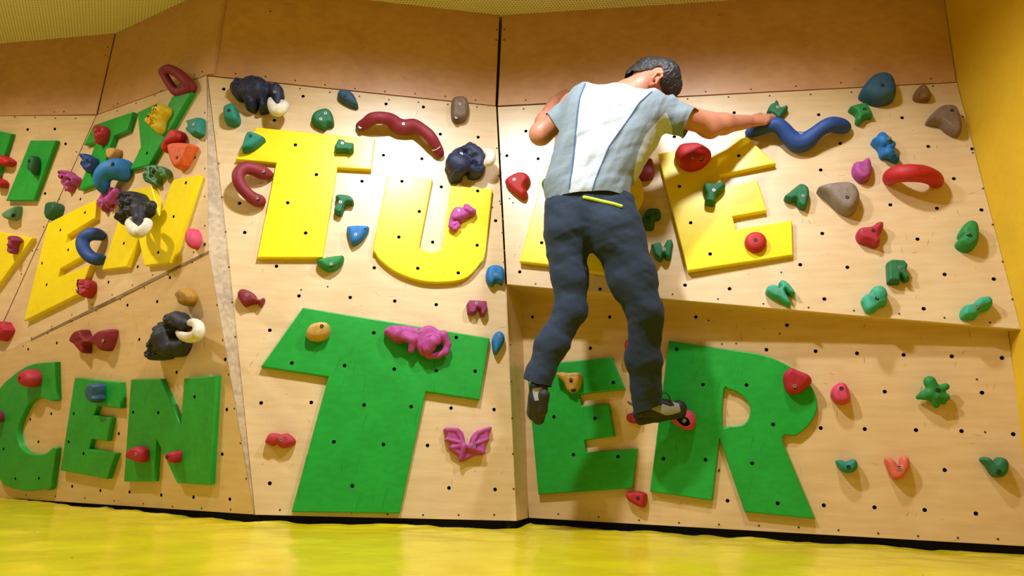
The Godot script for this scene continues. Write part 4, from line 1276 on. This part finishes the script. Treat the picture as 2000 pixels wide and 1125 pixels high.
	hold("heart_hold", "magenta pink heart hold below the blue teddy", "magenta", "high", 0.0, [1665, 325, 1670, 319, 1682, 318, 1692, 311, 1700, 317, 1702, 337, 1697, 350, 1683, 355, 1671, 347, 1665, 337], 0.055, 0.026, {"bolts": [1691, 332]})
	tube_hold("handle_hold", "thick red handle bowed out from the leaning panel", "red", "high", 0.0, [[1738, 350, 0.01, 11], [1743, 343, 0.06, 12], [1760, 339, 0.1, 13], [1781, 338, 0.115, 13], [1803, 340, 0.1, 13], [1822, 347, 0.06, 12], [1829, 355, 0.01, 11]])
	hold("letter_hold", "green A-shaped hold right of the yellow E", "green", "high", 0.0, [1531, 386, 1538, 380, 1550, 370, 1563, 362, 1577, 368, 1580, 382, 1574, 406, 1565, 407, 1557, 401, 1554, 392, 1544, 394, 1535, 392], 0.05, 0.016, {"bolts": [1568, 384], "dents": [[1558, 376, 0.06, 2.5, 1562, 374, 0.06, 2.5]]})
	hold("slab_hold", "large smooth grey fin hold right of the green A", "grey", "high", 0.0, [1596, 371, 1604, 365, 1628, 360, 1655, 359, 1671, 367, 1679, 388, 1670, 412, 1655, 418, 1637, 409, 1616, 388], 0.08, 0.045, {"bolts": [1654, 388], "black": true})
	hold("disc_hold", "flat red disc on the lowest arm of the yellow E", "red", "high", L, [1454, 472, 1460, 459, 1475, 453, 1491, 458, 1498, 472, 1491, 486, 1476, 492, 1460, 486], 0.04, 0.04, {"bolts": [1476, 470], "black": true})
	hold("knob_hold", "crimson three-lobed hold below the grey fin", "crimson", "high", 0.0, [1672, 458, 1679, 448, 1700, 445, 1712, 437, 1724, 437, 1724, 449, 1716, 461, 1719, 475, 1710, 482, 1697, 476, 1679, 472], 0.06, 0.026, {"bolts": [1705, 452], "black": true})
	hold("pod_hold", "green pod hold near the right edge by the yellow wall", "leaf", "high", 0.0, [1872, 458, 1880, 442, 1892, 434, 1907, 440, 1911, 460, 1908, 478, 1892, 489, 1872, 482, 1868, 472, 1876, 466], 0.07, 0.03, {"bolts": [1893, 462], "black": true})
	hold("letter_hold", "green R-shaped hold above the teal clover", "green", "high", 0.0, [1731, 515, 1739, 510, 1764, 511, 1772, 520, 1769, 533, 1777, 547, 1767, 550, 1758, 540, 1757, 554, 1733, 553], 0.05, 0.014, {"sharp": true, "bolts": [1757, 523]})
	hold("wing_hold", "mint green two-leaf hold just above the ledge", "mint", "high", 0.0, [1495, 571, 1500, 560, 1514, 558, 1523, 564, 1520, 555, 1527, 548, 1541, 556, 1554, 575, 1544, 577, 1533, 569, 1545, 595, 1538, 597, 1520, 586, 1505, 580], 0.05, 0.02, {"bolts": [1520, 569]})
	hold("clover_hold", "teal clover-shaped hold above the ledge", "mint", "high", 0.0, [1682, 587, 1689, 577, 1700, 575, 1700, 568, 1712, 562, 1727, 565, 1732, 580, 1731, 595, 1718, 599, 1709, 608, 1694, 610, 1688, 601], 0.055, 0.022, {"bones": [[1716, 572, 0.04, 11, 1718, 575, 0.04, 11], [1694, 590, 0.035, 9, 1700, 600, 0.04, 9]], "bolts": [1712, 584], "black": true})
	hold("bean_hold", "mint green bean hold at the right end of the ledge", "mint", "high", 0.0, [1877, 607, 1883, 598, 1898, 595, 1910, 584, 1928, 581, 1937, 589, 1935, 601, 1916, 607, 1907, 620, 1889, 623, 1878, 619], 0.06, 0.026, {"bolts": [1906, 601]})
	# --- recessed panel under the ledge
	hold("rock_hold", "bright red hold half hidden behind the climber's shin", "red", "low", 0.0, [1220, 674, 1227, 663, 1242, 666, 1246, 684, 1238, 694, 1224, 692], 0.06, 0.025)
	hold("pocket_hold", "tan flared pocket hold on the green E under the ledge", "tan", "low", L, [1088, 730, 1100, 727, 1112, 729, 1134, 729, 1135, 747, 1127, 762, 1117, 767, 1107, 762, 1101, 747, 1090, 736], 0.06, 0.022, {"tilt": 0.8, "dents": [[1108, 734, 0.075, 4, 1128, 736, 0.075, 4]], "bolts": [1116, 742, 1118, 760], "black": true})
	hold("disc_hold", "pink round foothold under the climber's shoe", "pink", "low", L, [1308, 818, 1318, 806, 1338, 800, 1353, 805, 1358, 820, 1355, 835, 1340, 840, 1325, 833], 0.085, 0.04, {"bolts": [1337, 822], "tilt": -0.3})
	hold("rock_hold", "small dark red hold behind the heel of the shoe", "crimson", "low", 0.0, [1224, 811, 1236, 806, 1250, 808, 1254, 820, 1244, 827, 1227, 824], 0.05, 0.02)
	hold("chip_hold", "red chip hold at the bottom between the green E and R", "red", "low", 0.0, [1223, 966, 1227, 961, 1245, 959, 1260, 963, 1263, 971, 1260, 989, 1252, 991, 1232, 981, 1225, 974], 0.05, 0.022, {"bolts": [1246, 973], "black": true})
	hold("rock_hold", "crimson faceted rock on the bowl of the green R", "crimson", "low", L, [1530, 731, 1544, 719, 1559, 724, 1580, 733, 1586, 745, 1578, 754, 1562, 767, 1547, 770, 1535, 763, 1530, 748], 0.065, 0.03, {"tilt": 0.5, "bolts": [1552, 754]})
	hold("oval_hold", "pink hollow oval hold right of the green R", "pink", "low", 0.0, [1622, 772, 1626, 757, 1640, 747, 1653, 751, 1661, 772, 1660, 784, 1646, 790, 1631, 787], 0.07, 0.03, {"dents": [[1645, 770, 0.09, 5, 1648, 778, 0.085, 5]], "bolts": [1643, 759], "black": true})
	hold("flower_hold", "leafy green hold with five curled petals", "leaf", "low", 0.0, [1806, 774, 1812, 762, 1822, 754, 1836, 756, 1842, 770, 1834, 782, 1820, 784], 0.045, 0.02, {"bones": [[1822, 758, 0.05, 10, 1816, 746, 0.055, 10], [1832, 762, 0.05, 7, 1847, 755, 0.045, 6], [1836, 768, 0.045, 7, 1848, 776, 0.045, 6], [1828, 774, 0.05, 9, 1828, 790, 0.035, 6], [1816, 768, 0.05, 10, 1806, 772, 0.04, 8], [1806, 772, 0.04, 8, 1793, 776, 0.025, 4], [1838, 776, 0.045, 7, 1842, 785, 0.035, 5]], "blend": 0.008, "bolts": [1828, 763], "black": true})
	hold("cup_hold", "small teal cup hold low on the recessed panel", "teal", "low", 0.0, [1632, 901, 1640, 898, 1652, 901, 1664, 897, 1673, 900, 1675, 913, 1667, 922, 1652, 924, 1639, 916], 0.065, 0.022, {"bolts": [1657, 912], "black": true})
	hold("heart_hold", "salmon pink heart hold low on the recessed panel", "salmon", "low", 0.0, [1727, 898, 1733, 894, 1745, 898, 1754, 908, 1758, 895, 1766, 890, 1775, 896, 1777, 913, 1766, 931, 1754, 938, 1742, 935, 1733, 916], 0.06, 0.024, {"bolts": [1756, 916]})
	hold("snail_hold", "dark teal snail-shaped hold by the lower right edge", "green", "low", 0.0, [1914, 898, 1922, 892, 1934, 895, 1940, 901, 1949, 893, 1964, 896, 1970, 910, 1964, 928, 1952, 933, 1937, 929, 1925, 910], 0.065, 0.026, {"bolts": [1950, 921], "black": true})

# ---------------------------------------------------------------- the climber
var base_inv := Transform3D.IDENTITY

func J(x: float, y: float, off: float, key := "body") -> Vector3:
	return base_inv * hit(x, y, key, off)

func flat(pts: Array, off: float) -> PackedVector2Array:
	var r := PackedVector2Array()
	for i in range(0, pts.size(), 2):
		var q := J(pts[i], pts[i + 1], off)
		r.append(Vector2(q.x, q.y))
	return r

func field_of(bones: Array, cell: float, blend: float) -> Field:
	var lo := Vector3.INF
	var hi := -Vector3.INF
	for b: Array in bones:
		var m: float = maxf(b[2], b[3]) + cell * 3.0 + blend * 0.5
		for q: Vector3 in [b[0], b[1]]:
			lo = lo.min(q - Vector3.ONE * m)
			hi = hi.max(q + Vector3.ONE * m)
	var f := Field.new(lo, hi, cell)
	for b: Array in bones:
		f.bone(b[0], b[1], b[2], b[3], b[4] if b.size() > 4 else blend, b[5] if b.size() > 5 else 1.0)
	return f

func normals_of(v: PackedVector3Array, ix: PackedInt32Array) -> PackedVector3Array:
	var nn := PackedVector3Array()
	nn.resize(v.size())
	var vol := 0.0
	for i in range(0, ix.size(), 3):
		var a := v[ix[i]]
		var b := v[ix[i + 1]]
		var c := v[ix[i + 2]]
		var f := (b - a).cross(c - a)
		vol += a.dot(b.cross(c))
		nn[ix[i]] += f
		nn[ix[i + 1]] += f
		nn[ix[i + 2]] += f
	var s := -1.0
	if vol > 0.0:
		s = 1.0
		for i in range(0, ix.size(), 3):
			var t := ix[i + 1]
			ix[i + 1] = ix[i + 2]
			ix[i + 2] = t
	for i in nn.size():
		nn[i] = (nn[i] * s).normalized()
	return nn

# cut a mesh along s = 0; returns the side where s < 0 and the other one, each as [verts, normals, indices]
func split(v: PackedVector3Array, n: PackedVector3Array, ix: PackedInt32Array, s: PackedFloat32Array) -> Array:
	var ov := [PackedVector3Array(), PackedVector3Array()]
	var on := [PackedVector3Array(), PackedVector3Array()]
	var oi := [PackedInt32Array(), PackedInt32Array()]
	var map := [{}, {}]
	for i in range(0, ix.size(), 3):
		for side in 2:
			var sg := 1.0 if side == 0 else -1.0
			var out := []
			for k in 3:
				var a := ix[i + k]
				var b := ix[i + (k + 1) % 3]
				var sa := s[a] * sg
				var sb := s[b] * sg
				if sa < 0.0:
					out.append(a)
				if (sa < 0.0) != (sb < 0.0):
					out.append(Vector2i(mini(a, b), maxi(a, b)))
			if out.size() < 3:
				continue
			var id := []
			for q in out:
				if not map[side].has(q):
					map[side][q] = ov[side].size()
					if q is Vector2i:
						var t := s[q.x] / (s[q.x] - s[q.y])
						ov[side].append(v[q.x].lerp(v[q.y], t))
						on[side].append(n[q.x].lerp(n[q.y], t).normalized())
					else:
						ov[side].append(v[q])
						on[side].append(n[q])
				id.append(map[side][q])
			for k in range(1, id.size() - 1):
				oi[side].append_array([id[0], id[k], id[k + 1]])
	return [[ov[0], on[0], oi[0]], [ov[1], on[1], oi[1]]]

func poly_scalar(v: PackedVector3Array, pg: PackedVector2Array) -> PackedFloat32Array:
	var s := PackedFloat32Array()
	s.resize(v.size())
	for i in v.size():
		s[i] = poly_sd(Vector2(v[i].x, v[i].y), pg)
		if s[i] == 0.0:
			s[i] = 1e-6
	return s

# folds of cloth: long ridges along one direction
func crumple(v: PackedVector3Array, n: PackedVector3Array, amp: float, freq: Vector3, slant: float, sd: float) -> void:
	var c := cos(slant)
	var d := sin(slant)
	for i in v.size():
		var q := v[i]
		v[i] += n[i] * (noise.get_noise_3d((q.x * c - q.y * d) * freq.x + sd, (q.x * d + q.y * c) * freq.y, q.z * freq.z) * amp)

# a cord or strip laid on a cloth surface
func ribbon_on(v: PackedVector3Array, pts: PackedVector2Array, r: float, lift: float) -> ArrayMesh:
	var p := PackedVector3Array()
	var rr := PackedFloat32Array()
	for i in pts.size() - 1:
		for k in 5:
			var q := pts[i].lerp(pts[i + 1], k / 5.0)
			var z := -INF
			for w in v:
				if absf(w.x - q.x) < 0.008 and absf(w.y - q.y) < 0.008:
					z = maxf(z, w.z)
			p.append(Vector3(q.x, q.y, z + lift))
			rr.append(r)
	return tube(p, rr, 8)

func hand_bones(wrist: Vector3, knuckles: Array, pips: Array, tips: Array, thumb: Array) -> Array:
	var b := []
	for i in 4:
		var r := [0.0105, 0.011, 0.0105, 0.0092][i] as float
		b.append([wrist, knuckles[i], 0.022, r * 1.15, 0.012])
		b.append([knuckles[i], pips[i], r * 1.05, r, 0.004])
		b.append([pips[i], tips[i], r, r * 0.8, 0.003])
	b.append([wrist, thumb[0], 0.02, 0.014, 0.012])
	b.append([thumb[0], thumb[1], 0.0135, 0.012, 0.005])
	b.append([thumb[1], thumb[2], 0.0118, 0.0095, 0.003])
	return b

func add_net(v: PackedVector3Array, n: PackedVector3Array, ix: PackedInt32Array, f: Field) -> void:
	var r := f.net()
	var nn := normals_of(r[0], r[1])
	var k := v.size()
	v.append_array(r[0])
	n.append_array(nn)
	for q: int in r[1]:
		ix.append(q + k)

func make_climber() -> void:
	var grip := seat("high", 1490, 245)
	var foot := hit(1300, 826, "low", 0.12)
	var bt: Transform3D = P["body"]
	var at := Transform3D(bt.basis, foot)
	base_inv = at.affine_inverse()
	var o := thing("person", "person in a white and grey T-shirt and dark trousers reaching for the blue wave grip", "person", at)
	# joints
	var sh_l := J(1122, 207, 0.440)
	var el_l := J(1056, 262, 0.400)
	var wr_l := J(1083, 200, 0.14)
	var sh_r := J(1298, 216, 0.440)
	var el_r := J(1384, 242, 0.302)
	var wr_r := J(1462, 238, 0.125, grip)
	var hip_l := J(1108, 445, 0.382)
	var hip_r := J(1200, 445, 0.382)
	var kn_l := J(1115, 606, 0.372)
	var kn_r := J(1260, 612, 0.331)
	var an_l := J(1052, 742, 0.379)
	var an_r := J(1262, 768, 0.19)
	# --- body
	var v := PackedVector3Array()
	var n := PackedVector3Array()
	var ix := PackedInt32Array()
	var neck0 := J(1222, 186, 0.440)
	var skull_b := J(1268, 147, 0.405)
	add_net(v, n, ix, field_of([
		[J(1150, 420, 0.384), J(1160, 340, 0.410), 0.11, 0.10], [J(1160, 340, 0.410), J(1205, 215, 0.460), 0.10, 0.10], [sh_l, sh_r, 0.06, 0.06],
		[J(1200, 215, 0.450), neck0, 0.07, 0.06], [neck0, J(1262, 160, 0.415), 0.060, 0.056],
		[sh_l, el_l, 0.054, 0.047], [el_l, el_l.lerp(wr_l, 0.35), 0.046, 0.045], [el_l.lerp(wr_l, 0.35), wr_l, 0.045, 0.031],
		[sh_r, el_r, 0.058, 0.050], [el_r, J(1412, 242, 0.267), 0.047, 0.045], [J(1412, 242, 0.267), wr_r, 0.045, 0.031], [J(1383, 254, 0.301), J(1388, 256, 0.300), 0.034, 0.034],
		[hip_l, kn_l, 0.075, 0.052], [kn_l, an_l, 0.05, 0.04], [hip_r, kn_r, 0.08, 0.054], [kn_r, an_r, 0.052, 0.04]], 0.0085, 0.03))
	# head: skull, brow, jaw, nose, ear
	var face := J(1308, 176, 0.355)
	var head := field_of([
		[skull_b, J(1294, 150, 0.405), 0.072, 0.070], [J(1294, 150, 0.405), J(1303, 168, 0.385), 0.066, 0.052], [J(1290, 170, 0.380), J(1300, 182, 0.355), 0.05, 0.036],
		[J(1312, 180, 0.345), J(1319, 184, 0.335), 0.012, 0.011], [neck0, J(1266, 156, 0.415), 0.056, 0.056],
		[J(1270, 165, 0.470), J(1275, 152, 0.482), 0.006, 0.006, 0.004], [J(1275, 152, 0.482), J(1283, 142, 0.484), 0.006, 0.006, 0.004], [J(1283, 142, 0.484), J(1291, 142, 0.482), 0.006, 0.006, 0.004],
		[J(1291, 142, 0.482), J(1293, 149, 0.478), 0.006, 0.0055, 0.004], [J(1293, 149, 0.478), J(1285, 155, 0.474), 0.0055, 0.005, 0.004], [J(1285, 155, 0.474), J(1281, 163, 0.470), 0.006, 0.006, 0.004], [J(1274, 164, 0.468), J(1271, 167, 0.466), 0.008, 0.007, 0.004], [J(1279, 156, 0.468), J(1287, 147, 0.470), 0.008, 0.008, 0.004]], 0.0036, 0.025)
	head.dent(J(1285, 149, 0.488), J(1280, 156, 0.486), 0.006, 0.004)
	add_net(v, n, ix, head)
	# right hand over the blue grip, left hand against the wall
	var K := [J(1496, 227, 0.090, grip), J(1500, 230, 0.098, grip), J(1499, 235, 0.103, grip), J(1494, 240, 0.106, grip)]
	var Q := [J(1507, 226, 0.058, grip), J(1511, 229, 0.062, grip), J(1510, 233, 0.066, grip), J(1504, 238, 0.074, grip)]
	var T := [J(1509, 235, 0.030, grip), J(1512, 238, 0.034, grip), J(1511, 241, 0.036, grip), J(1506, 245, 0.042, grip)]
	add_net(v, n, ix, field_of(hand_bones(wr_r, K, Q, T, [J(1474, 229, 0.10, grip), J(1485, 225, 0.075, grip), J(1493, 228, 0.052, grip)]), 0.0034, 0.01))
	var K2 := []
	var Q2 := []
	var T2 := []
	for i in 4:
		K2.append(J(1094 + i * 5.0, 184 + i * 2.0, 0.075 - i * 0.004))
		Q2.append(J(1104 + i * 5.0, 178 + i * 2.5, 0.055))
		T2.append(J(1107 + i * 5.0, 184 + i * 3.0, 0.025))
	add_net(v, n, ix, field_of(hand_bones(wr_l, K2, Q2, T2, [J(1092, 199, 0.10), J(1102, 200, 0.075), J(1110, 199, 0.05)]), 0.0034, 0.01))
	part("body", mesh_from(v, n, ix), M.skin, o)
	# hair
	var hf := field_of([[skull_b, J(1294, 150, 0.405), 0.079, 0.077], [J(1294, 150, 0.405), J(1305, 168, 0.385), 0.074, 0.060], [J(1246, 154, 0.420), skull_b, 0.06, 0.07]], 0.004, 0.02)
	var hr := hf.net()
	var hv: PackedVector3Array = hr[0]
	var hi: PackedInt32Array = hr[1]
	var hn := normals_of(hv, hi)
	var hs := poly_scalar(hv, flat([1226, 147, 1236, 143, 1250, 145, 1267, 143, 1276, 141, 1284, 136, 1293, 137, 1297, 144, 1295, 153, 1288, 165, 1294, 174, 1301, 180, 1312, 190, 1335, 195, 1340, 110, 1290, 90, 1230, 100, 1210, 140], 0.450))
	for i in hv.size():
		hs[i] = maxf(hs[i], 0.052 - hv[i].distance_to(face))
		var q := hv[i] * 90.0
		hv[i] += hn[i] * (noise.get_noise_3d(q.x, q.y, q.z) * 0.006)
	var hp := split(hv, normals_of(hv, hi), hi, hs)
	part("hair", mesh_from(hp[0][0], hp[0][1], hp[0][2]), M.hair, o).set_meta("label", "short dark greying hair")
	for e: Array in [[1317, 172, 0.20], [1312, 178, 0.15]]:
		var s := SphereMesh.new()
		s.radius = 0.011
		s.height = 0.022
		s.radial_segments = 12
		s.rings = 6
		part("eye", s, M.shirt_white, o, Transform3D(Basis.IDENTITY, J(e[0], e[1], e[2])))
	# --- T-shirt
	var sf := field_of([
		[J(1112, 352, 0.424), J(1140, 222, 0.460), 0.100, 0.090, 0.05], [J(1188, 352, 0.424), J(1252, 232, 0.455), 0.100, 0.092, 0.05], [J(1150, 362, 0.420), J(1200, 215, 0.470), 0.104, 0.100, 0.05],
		[J(1108, 385, 0.414), J(1188, 382, 0.416), 0.094, 0.090, 0.05], [J(1142, 202, 0.460), J(1282, 208, 0.450), 0.078, 0.076, 0.05], [J(1140, 202, 0.450), J(1078, 250, 0.420), 0.074, 0.068, 0.03],
		[J(1283, 213, 0.450), J(1355, 244, 0.395), 0.080, 0.074, 0.03], [J(1215, 340, 0.350), J(1262, 270, 0.361), 0.055, 0.06, 0.06], [J(1190, 330, 0.334), J(1230, 240, 0.370), 0.09, 0.09, 0.06]], 0.0075, 0.04)
	var sr := sf.net()
	var sv: PackedVector3Array = sr[0]
	var si: PackedInt32Array = sr[1]
	var sn := normals_of(sv, si)
	crumple(sv, sn, 0.013, Vector3(9, 1.6, 3), 0.45, 3.0)
	crumple(sv, sn, 0.006, Vector3(3, 12, 4), -0.35, 9.0)
	sn = normals_of(sv, si)
	var keep := poly_scalar(sv, flat([900, 60, 1216, 60, 1218, 154, 1236, 162, 1256, 168, 1280, 171, 1290, 179, 1303, 187, 1330, 160, 1500, 60, 1500, 376, 1232, 377, 1190, 372, 1148, 373, 1100, 378, 1056, 389, 900, 420], 0.520))
	var cut_l := poly_scalar(sv, flat([1069, 224, 1096, 266, 1060, 340, 960, 250, 1020, 190], 0.440))
	var cut_r := poly_scalar(sv, flat([1356, 222, 1333, 271, 1400, 340, 1460, 200], 0.380))
	for i in keep.size():
		keep[i] = maxf(keep[i], maxf(-cut_l[i], -cut_r[i]))
	var shirt := split(sv, sn, si, keep)
	var whole: Array = shirt[0]
	var wpoly := flat([1150, 120, 1144, 165, 1135, 195, 1129, 232, 1121, 300, 1116, 340, 1109, 400, 1154, 400, 1163, 352, 1172, 330, 1190, 290, 1215, 255, 1250, 205, 1281, 174, 1290, 120], 0.525)
	var fpoly := flat([1302, 226, 1290, 236, 1262, 270, 1248, 300, 1237, 338, 1228, 400, 1300, 400, 1330, 300, 1312, 246], 0.470)
	var p1 := split(whole[0], whole[1], whole[2], poly_scalar(whole[0], wpoly))
	var p2 := split(p1[1][0], p1[1][1], p1[1][2], poly_scalar(p1[1][0], fpoly))
	part("shirt_back_panel", mesh_from(p1[0][0], p1[0][1], p1[0][2]), M.shirt_white, o).set_meta("label", "white back panel of the T-shirt")
	part("shirt_front_panel", mesh_from(p2[0][0], p2[0][1], p2[0][2]), M.shirt_white, o)
	part("shirt_side_panels", mesh_from(p2[1][0], p2[1][1], p2[1][2]), M.shirt_grey, o).set_meta("label", "grey sides and sleeves of the T-shirt")
	part("piping", ribbon_on(sv, flat([1144, 166, 1135, 195, 1129, 232, 1121, 300, 1116, 340, 1111, 374], 0.525), 0.003, 0.0), M.piping, o)
	part("piping", ribbon_on(sv, flat([1157, 371, 1163, 352, 1172, 330, 1190, 290, 1215, 255, 1250, 205, 1279, 176], 0.525), 0.003, 0.0), M.piping, o)
	# --- trousers
	var tf := field_of([
		[J(1112, 415, 0.401), J(1194, 412, 0.402), 0.108, 0.104, 0.04], [J(1112, 388, 0.408), J(1190, 385, 0.409), 0.101, 0.097, 0.04], [J(1110, 448, 0.411), J(1115, 462, 0.397), 0.100, 0.092, 0.04], [J(1190, 445, 0.412), J(1196, 462, 0.397), 0.108, 0.104, 0.04],
		[hip_r, J(1234, 540, 0.358), 0.120, 0.100, 0.03], [J(1234, 540, 0.358), kn_r, 0.100, 0.074, 0.03], [kn_r, J(1257, 700, 0.249), 0.074, 0.072, 0.03], [J(1257, 700, 0.249), J(1265, 812, 0.150), 0.072, 0.060, 0.03],
		[hip_l, J(1111, 540, 0.378), 0.102, 0.076, 0.03], [J(1111, 540, 0.378), kn_l, 0.076, 0.068, 0.03], [kn_l, J(1078, 672, 0.381), 0.068, 0.066, 0.03], [J(1078, 672, 0.381), J(1046, 756, 0.386), 0.066, 0.062, 0.03]], 0.0075, 0.03)
	var tr := tf.net()
	var tv: PackedVector3Array = tr[0]
	var ti: PackedInt32Array = tr[1]
	var tn := normals_of(tv, ti)
	crumple(tv, tn, 0.012, Vector3(2.5, 7, 3), 0.5, 21.0)
	crumple(tv, tn, 0.003, Vector3(4, 16, 5), -0.3, 33.0)
	tn = normals_of(tv, ti)
	var c1 := poly_scalar(tv, flat([1215, 812, 1240, 808, 1270, 800, 1310, 780, 1330, 900, 1200, 900], 0.220))
	var c2 := poly_scalar(tv, flat([990, 728, 1020, 737, 1048, 750, 1095, 754, 1090, 880, 980, 880], 0.440))
	var c3 := poly_scalar(tv, flat([1000, 300, 1300, 300, 1300, 372, 1190, 366, 1148, 367, 1100, 372, 1056, 382, 1000, 390], 0.51))
	for i in c1.size():
		c1[i] = maxf(maxf(-c1[i], -c2[i]), -c3[i])
	var tp := split(tv, tn, ti, c1)
	part("trousers", mesh_from(tp[0][0], tp[0][1], tp[0][2]), M.denim, o).set_meta("label", "dark slate blue trousers")
	part("zip", ribbon_on(tv, flat([1141, 385, 1165, 390, 1192, 396, 1218, 402], 0.510), 0.0075, -0.001), M.lime, o).set_meta("label", "lime green back pocket zip")
	# --- shoes
	shoe(o, [[J(1252, 808, 0.20, "low"), J(1285, 804, 0.165, "low"), 0.036, 0.034], [J(1285, 804, 0.165, "low"), J(1326, 797, 0.115, "low"), 0.034, 0.035], [J(1262, 792, 0.19, "low"), J(1300, 791, 0.15, "low"), 0.040, 0.028]],
		[[J(1252, 819, 0.205, "low"), J(1285, 815, 0.165, "low"), 0.026, 0.020], [J(1285, 815, 0.165, "low"), J(1328, 806, 0.118, "low"), 0.020, 0.026]],
		[1264, 798, 1290, 789, 1308, 794, 1318, 793, 1311, 781, 1325, 784, 1331, 806, 1300, 812], 0.13)
	var lp := PackedVector3Array()
	var lr := PackedFloat32Array()
	for q: Array in [[1286, 783, 0.185], [1291, 769, 0.195], [1300, 767, 0.19], [1307, 774, 0.18], [1309, 784, 0.165], [1302, 788, 0.17]]:
		lp.append(J(q[0], q[1], q[2], "low"))
		lr.append(0.0028)
	part("lace", tube(lp, lr, 6), M.shoe_black, o)
	lp = PackedVector3Array()
	lr = PackedFloat32Array()
	for q: Array in [[1242, 792, 0.22], [1233, 788, 0.23], [1225, 784, 0.235], [1229, 789, 0.235], [1240, 794, 0.22]]:
		lp.append(J(q[0], q[1], q[2], "low"))
		lr.append(0.0022)
	part("lace", tube(lp, lr, 6), M.shoe_black, o)
	shoe(o, [[J(1052, 758, 0.390), J(1051, 782, 0.390), 0.040, 0.038], [J(1051, 782, 0.390), J(1046, 808, 0.350), 0.038, 0.034], [J(1048, 775, 0.351), J(1043, 806, 0.300), 0.036, 0.032]],
		[[J(1062, 772, 0.417), J(1058, 800, 0.400), 0.026, 0.022], [J(1058, 800, 0.400), J(1052, 818, 0.330), 0.022, 0.026]],
		[1040, 760, 1060, 757, 1060, 782, 1046, 784], 0.41)

func shoe(o: Node3D, upper: Array, sole: Array, grey: Array, off: float) -> void:
	var r := field_of(upper, 0.005, 0.02).net()
	var nn := normals_of(r[0], r[1])
	var sc := poly_scalar(r[0], flat_low(grey, off) if off < 0.3 else flat(grey, off))
	var mid_z: float = (upper[0][0].z + upper[1][1].z) * 0.5
	for i in sc.size():
		sc[i] = maxf(sc[i], mid_z - r[0][i].z)
	var p := split(r[0], nn, r[1], sc)
	part("shoe_panel", mesh_from(p[0][0], p[0][1], p[0][2]), M.shoe_grey, o).set_meta("label", "grey suede panel of the shoe")
	part("shoe_upper", mesh_from(p[1][0], p[1][1], p[1][2]), M.shoe_black, o).set_meta("label", "black climbing shoe")
	var q := field_of(sole, 0.005, 0.015).net()
	part("shoe_sole", smooth_mesh(q[0], q[1]), M.sole, o)

func flat_low(pts: Array, off: float) -> PackedVector2Array:
	var r := PackedVector2Array()
	for i in range(0, pts.size(), 2):
		var q := J(pts[i], pts[i + 1], off + 0.03, "low")
		r.append(Vector2(q.x, q.y))
	return r
